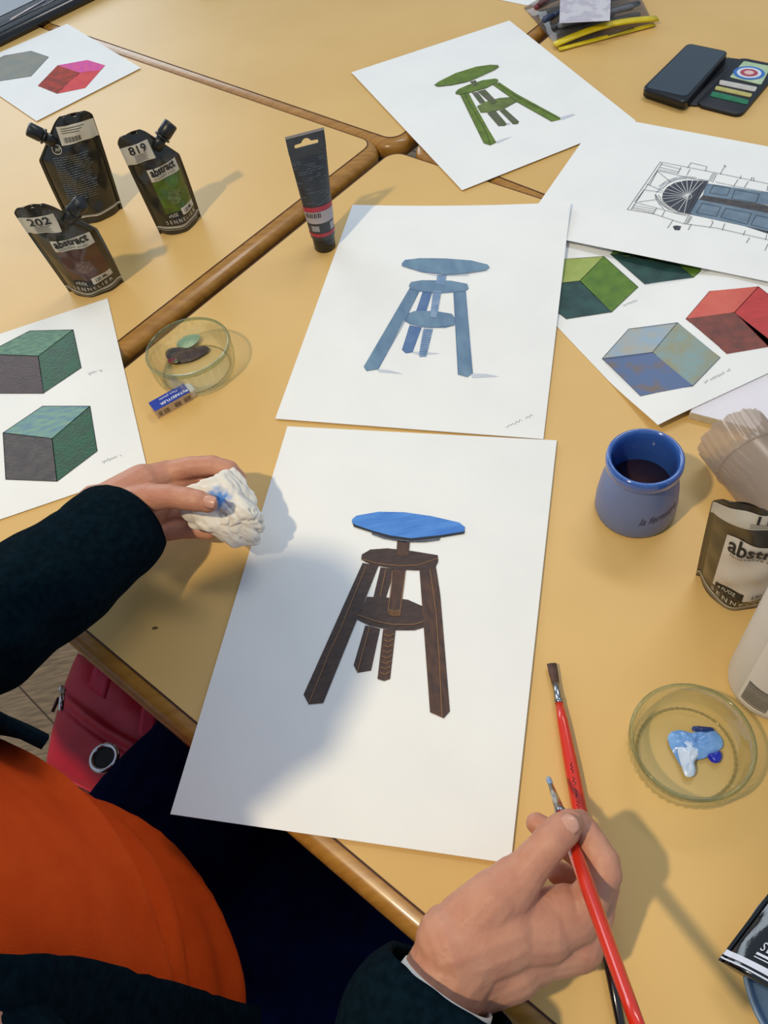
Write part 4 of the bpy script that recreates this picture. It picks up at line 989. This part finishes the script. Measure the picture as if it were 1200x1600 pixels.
# ------------------------------------------------------------------ person
SKIN = mat('skin', (200, 146, 120), .5, (184, 124, 102), 45, sss=.10, bump=.25, bscale=260, contrast=(.3, .75), spec=.35)
def cap_geo(p0, r0, p1, r1, n=16):
    """closed round-ended cone"""
    p0, p1 = Vector(p0), Vector(p1); d = (p1-p0)
    if d.length < 1e-6: d = Vector((0, 0, 1e-4))
    u = d.normalized(); pts = []; rs = []
    for k in range(5):
        a = math.pi/2*(1-k/5); pts.append(p0-u*r0*math.sin(a)); rs.append(max(r0*math.cos(a), 1e-4))
    for k in range(6):
        a = math.pi/2*k/5; pts.append(p1+u*r1*math.sin(a)); rs.append(max(r1*math.cos(a), 1e-4))
    return tube(pts, rs, n)
def chain(joints):
    return [cap_geo(a[0], a[1], b[0], b[1]) for a, b in zip(joints, joints[1:])]
def fuse(parts, voxel, smooth_it=6, factor=.5):
    """union overlapping closed shapes into one smooth skin; returns verts, faces"""
    v, f = join(*parts); me = bpy.data.meshes.new('fuse'); me.from_pydata([tuple(p) for p in v], [], f); me.update()
    o = bpy.data.objects.new('fuse', me); COL.objects.link(o)
    m = o.modifiers.new('r', 'REMESH'); m.mode = 'VOXEL'; m.voxel_size = voxel
    if smooth_it:
        s = o.modifiers.new('s', 'SMOOTH'); s.factor = factor; s.iterations = smooth_it
    bpy.context.view_layer.update()
    dg = bpy.context.evaluated_depsgraph_get(); e = o.evaluated_get(dg); m2 = e.to_mesh()
    V = [p.co.copy() for p in m2.vertices]; Fs = [list(p.vertices) for p in m2.polygons]
    e.to_mesh_clear(); bpy.data.objects.remove(o); bpy.data.meshes.remove(me)
    return V, Fs
ZL = lambda x, y, h: U(x/3.5294+140, y/3.5294+680, h)      # left-hand crop
ZR = lambda x, y, h: U(x/2.7273+620, y/2.7273+1200, h)     # right-hand crop
# left hand: thumb towards the camera, fingers curling behind and under the tissue
LH = []
LW = ZL(70, 420, .060)
LH += chain([(LW, .029), (ZL(180, 400, .060), .027)])
LH += chain([(ZL(120, 500, .050), .024), (ZL(240, 540, .042), .020)])
LH += chain([(ZL(150, 360, .064), .024), (ZL(300, 270, .060), .021), (ZL(430, 215, .056), .0145)])       # to index knuckle
LH += chain([(ZL(170, 430, .055), .026), (ZL(330, 400, .046), .021), (ZL(430, 330, .044), .016)])        # palm middle
LH += chain([(ZL(180, 520, .045), .022), (ZL(300, 540, .036), .0175)])                                    # ulnar palm
LH += chain([(ZL(200, 395, .070), .022), (ZL(330, 345, .080), .0150), (ZL(450, 338, .088), .0118), (ZL(545, 352, .090), .0112), (ZL(600, 362, .089), .0106), (ZL(655, 378, .087), .0088)])  # thumb
LH += chain([(ZL(430, 212, .056), .0140), (ZL(560, 175, .062), .0112), (ZL(680, 165, .064), .0102), (ZL(770, 190, .060), .0096), (ZL(820, 240, .052), .0086), (ZL(835, 290, .044), .0075)])  # index
LH += chain([(ZL(430, 300, .046), .0145), (ZL(580, 235, .044), .0108), (ZL(720, 245, .040), .0100), (ZL(790, 310, .034), .0090), (ZL(800, 370, .028), .0078)])  # middle
LH += chain([(ZL(380, 420, .036), .0140), (ZL(540, 420, .028), .0105), (ZL(680, 430, .024), .0096), (ZL(740, 480, .020), .0080)])    # ring
LH += chain([(ZL(300, 530, .032), .0135), (ZL(400, 535, .027), .0105), (ZL(490, 525, .024), .0094), (ZL(580, 525, .022), .0086), (ZL(660, 535, .021), .0076)])  # little
lhV, lhF = fuse(LH, .0013, 5, .5)
# right hand: thumb on top pinching the brush against the index finger
RH = []
RH += chain([(ZR(170, 960, .062), .029), (ZR(270, 800, .068), .029)])
RH += chain([(ZR(330, 880, .050), .026), (ZR(480, 830, .052), .024)])
RH += chain([(ZR(270, 760, .072), .030), (ZR(450, 690, .070), .028), (ZR(620, 690, .066), .022), (ZR(745, 650, .066), .0165)])   # back of hand to index knuckle
RH += chain([(ZR(330, 830, .058), .028), (ZR(560, 770, .050), .024), (ZR(770, 755, .046), .0175)])
RH += chain([(ZR(330, 650, .080), .024), (ZR(420, 560, .088), .0195), (ZR(500, 480, .092), .0160)])
RH += chain([(ZR(430, 590, .084), .0215), (ZR(540, 450, .094), .0148), (ZR(600, 380, .100), .0128), (ZR(660, 310, .104), .0122), (ZR(705, 265, .103), .0118), (ZR(738, 235, .100), .0096)])  # thumb
RH += chain([(ZR(560, 620, .074), .016), (ZR(650, 590, .072), .013), (ZR(720, 590, .070), .0145)])      # thumb web
RH += chain([(ZR(770, 640, .066), .0165), (ZR(830, 540, .076), .0130), (ZR(885, 450, .084), .0118), (ZR(880, 400, .086), .0112), (ZR(840, 330, .086), .0104), (ZR(800, 265, .085), .0098), (ZR(778, 225, .084), .0080)])  # index
RH += chain([(ZR(790, 740, .050), .0170), (ZR(850, 610, .056), .0125), (ZR(880, 500, .062), .0112), (ZR(820, 400, .064), .0104), (ZR(720, 320, .064), .0098), (ZR(640, 265, .064), .0090), (ZR(596, 236, .064), .0078)])   # middle
RH += chain([(ZR(770, 770, .036), .0160), (ZR(820, 660, .034), .0120), (ZR(820, 560, .036), .0108), (ZR(760, 480, .040), .0100), (ZR(690, 450, .042), .0085)])  # ring
RH += chain([(ZR(740, 790, .028), .0140), (ZR(770, 700, .020), .0108), (ZR(740, 620, .020), .0096), (ZR(690, 580, .022), .0080)])  # little
rhV, rhF = fuse(RH, .0013, 5, .5)
h_ = lambda x, y, z: Vector((x, y, T+z))
FWD = Vector((.735, .678, 0)); LFT = Vector((-.678, .735, 0))
PEL = h_(-.40, .06, -.20); BEL = h_(-.345, .125, -.03); CHE = h_(-.37, .15, .19); NEC = h_(-.39, .155, .33); HEAD = h_(-.370, .222, .460)
LSH = CHE+LFT*.175+h_(0, 0, .07)-Vector((0, 0, T)); RSH = CHE-LFT*.175+h_(0, 0, .06)-Vector((0, 0, T))
LEL = h_(-.56, .42, .085); REL = h_(-.13, -.17, .06)
RW = ZR(170, 960, .062)
B = []
B += [cap_geo(PEL+LFT*.07, .105, PEL-LFT*.07, .105), cap_geo(PEL, .12, BEL, .115), cap_geo(BEL, .115, CHE, .100), cap_geo(CHE+LFT*.06, .085, CHE-LFT*.06, .085)]
B += [cap_geo(CHE, .085, NEC, .05), cap_geo(NEC, .055, HEAD, .06), cap_geo(LSH, .055, CHE, .07), cap_geo(RSH, .055, CHE, .07)]
B += [cap_geo(LSH, .05, LEL, .038), cap_geo(LEL, .038, U(-120, 1030, .12), .034), cap_geo(U(-120, 1030, .12), .034, U(60, 925, .090), .031), cap_geo(U(60, 925, .090), .031, LW, .028), cap_geo(RSH, .05, REL, .038), cap_geo(REL, .036, U(655, 1630, .055), .031), cap_geo(U(655, 1630, .055), .031, RW, .028)]
hv, hf = lathe([(max(.0001, .078*math.sin(math.pi*k/14)), -.11*math.cos(math.pi*k/14)) for k in range(15)], Vector(), 24)
up2 = (Vector((0, 0, 1))*.85+FWD*.5).normalized(); fr2 = (FWD-up2*FWD.dot(up2)).normalized()
face = lambda a, b, c: HEAD+fr2*a+LFT*b+up2*c
B.append(([face(p.x*1.15, p.y, p.z) for p in hv], hf))
B += [cap_geo(face(.085, 0, .015), .008, face(.108, 0, -.012), .012), cap_geo(face(.07, 0, -.07), .035, face(.03, 0, -.06), .04), cap_geo(face(0, .078, .0), .016, face(-.005, .082, .02), .016), cap_geo(face(0, -.078, 0), .016, face(-.005, -.082, .02), .016)]
B += [cap_geo(face(.084, .02, -.042), .007, face(.084, -.02, -.042), .007)]
KN = []
for s in (1, -1):
    hip = PEL+LFT*s*.09+Vector((0, 0, -.03)); knee = hip+FWD*.46+LFT*s*.02+Vector((0, 0, -.01)); ank = Vector((knee.x, knee.y, .09))-FWD*.05
    KN.append((hip, knee, ank))
    B += [cap_geo(hip, .090, knee, .06), cap_geo(knee, .058, ank, .038), cap_geo(ank, .038, ank+FWD*.17+Vector((0, 0, -.055)), .03)]
bv, bf = fuse(B, .008, 6, .5)
person = obj('person', *join((bv, bf), (lhV, lhF), (rhV, rhF)), SKIN)
tag(person, 'seated person in an orange shirt and dark fleece jacket, holding a brush and a tissue', 'person')
# fingernails
def nail(c, along, side, L, Wd):
    nrm = along.cross(side).normalized()
    if nrm.dot(CAM-c) < 0: nrm = -nrm
    def fn(i, j):
        a = (i-.5)*2; b = (j-.5)*2
        w = math.sqrt(max(0, 1-.45*b**4))
        return c+side*a*Wd/2*w+along*b*L/2*(1-.12*a*a)+nrm*(-.0028*a*a-.0008*b*b)
    v, f = grid(fn, 8, 10); o = obj('fingernail', v, f, mat('nail', (208, 158, 138), .35, (200, 148, 128), 60, coat=.15), person)
    mod(o, 'SOLIDIFY', thickness=.0008)
# ------------------------------------------------------------------ clothes
FLE = mat('dark_fleece', (10, 27, 36), 1.0, (5, 18, 26), 150, bump=.6, bscale=900, sheen=.0, spec=.04)
SHI = mat('orange_jersey', (214, 76, 20), .9, (204, 68, 16), 30, bump=.25, bscale=900, spec=.1)
TRO = mat('navy_fleece_trousers', (10, 20, 56), 1.0, (6, 14, 42), 60, bump=.6, bscale=400, spec=.04)
CUF = mat('white_cuff', (222, 218, 212), .8)
def fuzz(V, amp, sc_):
    return V
def garment(name, parts, voxel, m, amp=0.0, s=60, it=8, label=None, folds=None):
    v, f = fuse(parts, voxel, it, .5)
    if amp:
        me = bpy.data.meshes.new('t'); me.from_pydata([tuple(p) for p in v], [], f); me.update()
        ns = [x.normal.copy() for x in me.vertices]; bpy.data.meshes.remove(me)
        v = [p+n*(amp*noise.noise(p*s)+amp*.6*noise.noise(p*s*2.7)+(folds(p) if folds else 0)) for p, n in zip(v, ns)]
    return obj(name, v, f, m, person, label=label)
def shell(name, rings, m, thick, parent=person, caps=False, amp=.002, s=50):
    """open cloth tube: rings of (centre, axis, a, b, ra, rb)"""
    n = 56; V = []
    for (c, A, Bv, ra, rb) in rings:
        for i in range(n):
            t = 2*math.pi*i/n; p = c+A*ra*math.cos(t)+Bv*rb*math.sin(t)
            p = p+(p-c).normalized()*(amp*noise.noise(p*s)+amp*.5*noise.noise(p*s*3))
            V.append(p)
    Fs = []
    for k in range(len(rings)-1):
        for i in range(n): Fs.append([k*n+i, k*n+(i+1) % n, (k+1)*n+(i+1) % n, (k+1)*n+i])
    o = obj(name, V, Fs, m, parent); mod(o, 'SUBSURF', levels=1, render_levels=1); mod(o, 'SOLIDIFY', thickness=thick, offset=-1)
    return o
def sleeve(name, pts, m, thick=.005, amp=.003):
    """pts: (centre, radius), dense interpolation, open at both ends"""
    P = []; R = []
    for (a, ra), (b, rb) in zip(pts, pts[1:]):
        K = max(2, int((b-a).length/.008))
        for k in range(K): P.append(a+(b-a)*k/K); R.append(ra+(rb-ra)*k/K)
    P.append(pts[-1][0]); R.append(pts[-1][1])
    for _ in range(6):
        P = [P[0]]+[(P[i-1]+P[i]*2+P[i+1])/4 for i in range(1, len(P)-1)]+[P[-1]]
    rings = []
    for k, p in enumerate(P):
        d = (P[min(k+1, len(P)-1)]-P[max(k-1, 0)]).normalized(); A = d.cross(Vector((0, 0, 1))).normalized(); Bv = A.cross(d).normalized()
        w = 1+.03*math.sin(k*.7)+.02*math.sin(k*.31+1)
        rings.append((p, A, Bv, R[k]*w, R[k]*w*.92))
    return shell(name, rings, m, thick, amp=amp)
LC0 = ZL(215, 478, .058); LC1 = U(60, 925, .090); LC2 = U(-120, 1030, .12)
sleeve('jacket_sleeve', [(LC0, .040), (LC0+(LC1-LC0)*.12, .044), (LC1, .050), (LC2, .056), (LEL+Vector((0, 0, .03)), .060), (LSH, .072), (LSH+(CHE-LSH)*.45, .08)], FLE)
RC0 = ZR(215, 935, .064); RC1 = U(655, 1630, .055)
sleeve('jacket_sleeve', [(RC0, .041), (RC0+(RC1-RC0)*.2, .047), (RC1, .053), (REL, .058), (RSH-Vector((0, 0, .02)), .060), (RSH+(CHE-RSH)*.5-Vector((0, 0, .05)), .055)], FLE)
sleeve('shirt_cuff', [(RC0+(ZR(330, 820, .066)-RC0)*.03, .0300), (RC1, .034)], CUF, .002, .0008)
# torso: lofted shirt, open jacket over it
def torso_ring(z, grow=0):
    """centre and half sizes (forward, sideways) of the trunk at height z above the table"""
    K = [(-.27, -.02, .120, .175), (-.18, -.01, .138, .174), (-.08, -.005, .142, .170), (.02, -.01, .134, .164), (.12, .0, .125, .162), (.22, .0, .115, .165), (.29, .0, .09, .15), (.335, .015, .062, .085)]
    for a, b in zip(K, K[1:]):
        if z <= b[0] or b is K[-1]:
            t = min(max((z-a[0])/(b[0]-a[0]), 0), 1); s = t*t*(3-2*t)
            g = [a[i]+(b[i]-a[i])*s for i in range(4)]; break
    base = [(-.30, PEL), (-.03, BEL), (.19, CHE), (.36, NEC)]
    for a, b in zip(base, base[1:]):
        if z <= b[0] or b is base[-1]:
            t = min(max((z-a[0])/(b[0]-a[0]), 0), 1); c = a[1]+(b[1]-a[1])*t; break
    return Vector((c.x, c.y, T+z))+FWD*g[1], g[2]+grow, g[3]+grow
def shirt():
    n = 150; mz = 90; V = []
    for k in range(mz+1):
        z = -.22+.56*k/mz; c, ra, rb = torso_ring(z)
        for i in range(n):
            t = 2*math.pi*i/n; fr = max(0, math.cos(t))
            # folds that run round the front of the belly
            w = math.sin(t*1.0)
            f1 = 0
            for zc, amp, wd, tilt in ((-.16, .006, .010, .03), (-.125, .008, .012, .05), (-.085, .007, .011, .01), (-.035, .009, .014, .055), (.03, .006, .016, .02), (.10, .006, .02, .05)):
                dz = (z-zc-tilt*w+.006*math.sin(t*5+zc*60)); f1 += 1.8*amp*(math.exp(-(dz/wd)**2)-.8*math.exp(-((dz+wd*1.5)/(wd*.8))**2))
            r = f1*(.35+.65*fr)+.0035*noise.noise(Vector((math.cos(t)*2.2, math.sin(t)*2.2, z*9)))
            d = FWD*math.cos(t)*(ra+r)+LFT*math.sin(t)*(rb+r); V.append(c+d)
    Fs = []
    for k in range(mz):
        for i in range(n): Fs.append([k*n+i, k*n+(i+1) % n, (k+1)*n+(i+1) % n, (k+1)*n+i])
    o = obj('shirt', V, Fs, SHI, person); mod(o, 'SOLIDIFY', thickness=.003, offset=-1)
    # chest pocket flap edge near the left border
    return o
shirt()
def pocket():
    p = [U(-30, 1268, .12), U(6, 1300, .12), U(28, 1326, .11), U(22, 1334, .11), U(-30, 1345, .12)]
def jacket():
    """open front: runs from the left front edge round the back to the right front edge"""
    n = 90; mz = 50; V = []; aLs = []; aRs = []
    for k in range(mz+1):
        z = -.24+.56*k/mz; c, ra, rb = torso_ring(z, .015)
        # front edges, as angle from forward; positive = person's left
        def edge(sg, test):
            t = .02
            while t < 1.75:
                p = c+FWD*math.cos(t)*(ra)+LFT*math.sin(t*sg)*(rb)
                if test(*px(p)): break
                t += .01
            return t
        aL = edge(1, lambda x, y: y < 1188 and x < 62) if z > .03 else 1.3; aR = edge(-1, lambda x, y: y > 1492+(x-110)*(.30 if x > 110 else .05))
        aLs.append(aL); aRs.append(aR)
        if k: aL = aLs[-1] = max(min(aL, aLs[-2]+.2), aLs[-2]-.2); aR = aRs[-1] = max(min(aR, aRs[-2]+.05), aRs[-2]-.05)
        for i in range(n+1):
            t = aL+(2*math.pi-aR-aL)*i/n
            e = min(i, n-i)/n; r = .004*noise.noise(Vector((math.cos(t)*3, math.sin(t)*3, z*12)))+.006*max(0, 1-e*14)
            V.append(c+FWD*math.cos(t)*(ra+r)+LFT*math.sin(t)*(rb+r))
    Fs = []
    for k in range(mz):
        for i in range(n): Fs.append([k*(n+1)+i, k*(n+1)+i+1, (k+1)*(n+1)+i+1, (k+1)*(n+1)+i])
    o = obj('jacket_body', V, Fs, FLE, person); mod(o, 'SOLIDIFY', thickness=.008, offset=0)
JL = lambda z: 1.25-.3*max(0, z); JR = lambda z: 1.55-.6*max(0, z)
jacket()
for hip, knee, ank in KN:
    pass
parts = []
for s, (hip, knee, ank) in zip((1, -1), KN):
    parts += [cap_geo(hip, .115, knee, .098, 24), cap_geo(knee, .090, ank, .058, 24)]
parts += [cap_geo(PEL+LFT*.07+Vector((0, 0, -.02)), .135, PEL-LFT*.07+Vector((0, 0, -.02)), .135, 24)]
garment('trousers', parts, .006, TRO, .004, 22, 8)
for s, (hip, knee, ank) in zip((1, -1), KN):
    toe = ank+FWD*.18; v, f = fuse([cap_geo(Vector((ank.x, ank.y, .05)), .045, Vector((toe.x, toe.y, .04)), .036, 20)], .006, 4); obj('shoe', [Vector((p.x, p.y, max(p.z, .003))) for p in v], f, mat('black_shoe', (20, 20, 22), .5), person)
# hair
hp = []
for k in range(15):
    hp.append((max(.0001, .088*math.sin(math.pi*k/14)), -.118*math.cos(math.pi*k/14)))
v, f = lathe(hp, Vector(), 40)
V = []
for p in v:
    q = face(p.x*1.15-.012, p.y, p.z+.012)
    if p.x > .045 and p.z < .05: q = face(p.x*.55-.012, p.y*.9, p.z+.012)
    V.append(q+(q-HEAD).normalized()*.004*noise.noise(q*60))
obj('hair', V, f, mat('brown_hair', (60, 44, 36), .6, (44, 32, 26), 200, stretch=(1, 1, .2)), person)
# nails placed on the thumbs and the left little finger
_a = ZL(700, 385, .092); _b = ZL(600, 362, .092); al = (_a-_b).normalized(); sd = al.cross((CAM-_a).normalized()).normalized()
nail(ZL(655, 366, .0975), al, sd, .013, .0125)
_a = ZR(760, 215, .110); _b = ZR(690, 270, .110); al = (_a-_b).normalized(); sd = al.cross((CAM-_a).normalized()).normalized()
nail(ZR(733, 243, .1145), al, sd, .014, .0135)
# ------------------------------------------------------------------ brush in the hand
hb, atH = brush('paintbrush', 'round red-handled brush held in the right hand, its tip loaded with pale blue', HB0, HB1, (.035, .19, [(.19, .0032), (.24, .0037), (.34, .0045), (.50, .0050), (.70, .0046), (.88, .0041), (1, .0038)]), mat('pale_blue_tip', (140, 165, 190), .35, (110, 140, 175), 300, coat=.3), 'round')
# ------------------------------------------------------------------ chair under the person
ch = thing('chair', 'wooden chair under the seated person at the lower left', 'chair', Vector((PEL.x, PEL.y, 0)))
CHW = mat('chair_wood', (150, 104, 66), .45, (128, 86, 52), 40, stretch=(1, 5, 1))
seatz = PEL.z-.03-.15
cP = [Vector((PEL.x, PEL.y, 0))+FWD*a+LFT*b for a, b in ((-.20, -.21), (.22, -.21), (.22, .21), (-.20, .21))]
v, f = prism(rounded(cP, .04), seatz-.02, seatz, .006); obj('seat', v, f, CHW, ch)
for a, b in ((-.17, -.18), (.18, -.18), (.18, .18), (-.17, .18)):
    q = Vector((PEL.x, PEL.y, 0))+FWD*a+LFT*b; v, f = tube([q, q+Vector((0, 0, seatz-.02))], [.014, .016], 12); obj('leg', v, f, STEEL, ch)
v, f = prism(rounded([Vector((PEL.x, PEL.y, 0))+FWD*a+LFT*b for a, b in ((-.235, -.2), (-.215, -.2), (-.215, .2), (-.235, .2))], .008), seatz+.18, seatz+.36, .004); obj('backrest', v, f, CHW, ch)
for b in (-.17, .17):
    q = Vector((PEL.x, PEL.y, 0))-FWD*.21+LFT*b; v, f = tube([q+Vector((0, 0, seatz-.02)), q-FWD*.02+Vector((0, 0, seatz+.3))], [.011, .011], 10); obj('back_post', v, f, STEEL, ch)
# ------------------------------------------------------------------ red bag
def make_bag():
    root = thing('backpack', 'crimson red fabric bag with zip and eyelet standing under the table edge', 'bag', Vector((*U(180, 1110, -.3).xy, 0)))
    RM = mat('crimson_nylon', (200, 8, 50), .5, (180, 5, 42), 14, bump=.4, bscale=40, sheen=.1)
    A, B_, C_, D_ = U(98, 995, -.28), U(300, 1112, -.27), U(205, 1262, -.34), U(45, 1185, -.34)
    def S(i, j):
        p = A*(1-i)*(1-j)+B_*i*(1-j)+C_*i*j+D_*(1-i)*j
        k = (math.sin(math.pi*min(max(i, 0), 1))*math.sin(math.pi*min(max(j, 0), 1)))**.35
        w = .008*noise.noise(Vector((i*4, j*4, 0)))+.010*math.exp(-((j-.38-.12*math.sin(i*2.5))/.03)**2)-.008*math.exp(-((j-.45-.12*math.sin(i*2.5))/.03)**2)
        return p+Vector((0, 0, .05*k-.05+w*k))
    N = 40; v, f = grid(S, N, N); n = N+1
    bd = [j for j in range(n)]+[k*n+N for k in range(1, n)]+[N*n+N-k for k in range(1, n)]+[(N-k)*n for k in range(1, N)]
    c = sum((v[i] for i in bd), Vector())/len(bd); m0 = len(v); L = len(bd); ks = (.25, .5, .75, 1)
    for k in ks:
        for i in bd:
            p = v[i]; v.append(Vector((p.x, p.y, p.z*(1-k)+.004*k))+(p-c).normalized()*.015*math.sin(math.pi*k))
    prev = bd
    for k in range(4):
        cur = [m0+k*L+i for i in range(L)]
        for i in range(L): f.append([prev[i], prev[(i+1) % L], cur[(i+1) % L], cur[i]])
        prev = cur
    f.append(prev[::-1])
    obj('bag_body', v, f, RM, root)
    def on(i, j, o=.002): return S(i, j)+Vector((0, 0, o))
    st = mat('crimson_webbing', (206, 12, 62), .55, (190, 10, 56), 200, stretch=(1, 4, 1))
    q, g = grid(lambda i, j: U(148+26*i+ (j-.5)*-18, 1012+18*i+62*j, -.262+.01*math.sin(math.pi*j)), 4, 12); o = obj('strap', q, g, st, root); mod(o, 'SOLIDIFY', thickness=.002)
    q, g = grid(lambda i, j: U(224+24*i+8*j-16*(j), 1096+14*i+52*j, -.270), 4, 12); o = obj('strap', q, g, st, root); mod(o, 'SOLIDIFY', thickness=.002)
    chrome = mat('bag_chrome', (210, 200, 205), .15, metal=1)
    a, b = U(98, 1076, -.245), U(95, 1110, -.245)
    v1 = tube([a, b], [.0035, .0035], 10); v2 = tube([U(101, 1074, -.247), U(94, 1079, -.247)], [.005, .005], 10); obj('zip_pull', *join(v1, v2), chrome, root)
    v, f = tube([U(92, 1090, -.25), U(82, 1112, -.252)], [.0022, .0022], 8); obj('zip_cord', v, f, mat('dark_cord', (60, 14, 24), .6), root)
    c = U(163, 1184, -.262); nrm = Vector((0, 0, 1)); rg = [c+Vector((.016*math.cos(t*.262), .016*math.sin(t*.262), 0)) for t in range(25)]
    v, f = tube(rg, [.0035]*25, 8, False); obj('eyelet', v, f, chrome, root)
    obj('eyelet_hole', [c+Vector((.015*math.cos(t*.262), .015*math.sin(t*.262), .0005)) for t in range(24)], [list(range(24))], mat('eyelet_dark', (10, 8, 10), .6), root)
make_bag()
# tiny crumb of dried paint on the table near the edge
v, f = tube([U(238, 982, .0008), U(243, 980, .0012), U(247, 981, .0008)], [.0005, .0012, .0004], 6); o = obj('paint_crumb', v, f, mat('crumb', (110, 84, 44), .7)); tag(o, 'tiny brown crumb on the table left of the brown stool sheet', 'crumb')
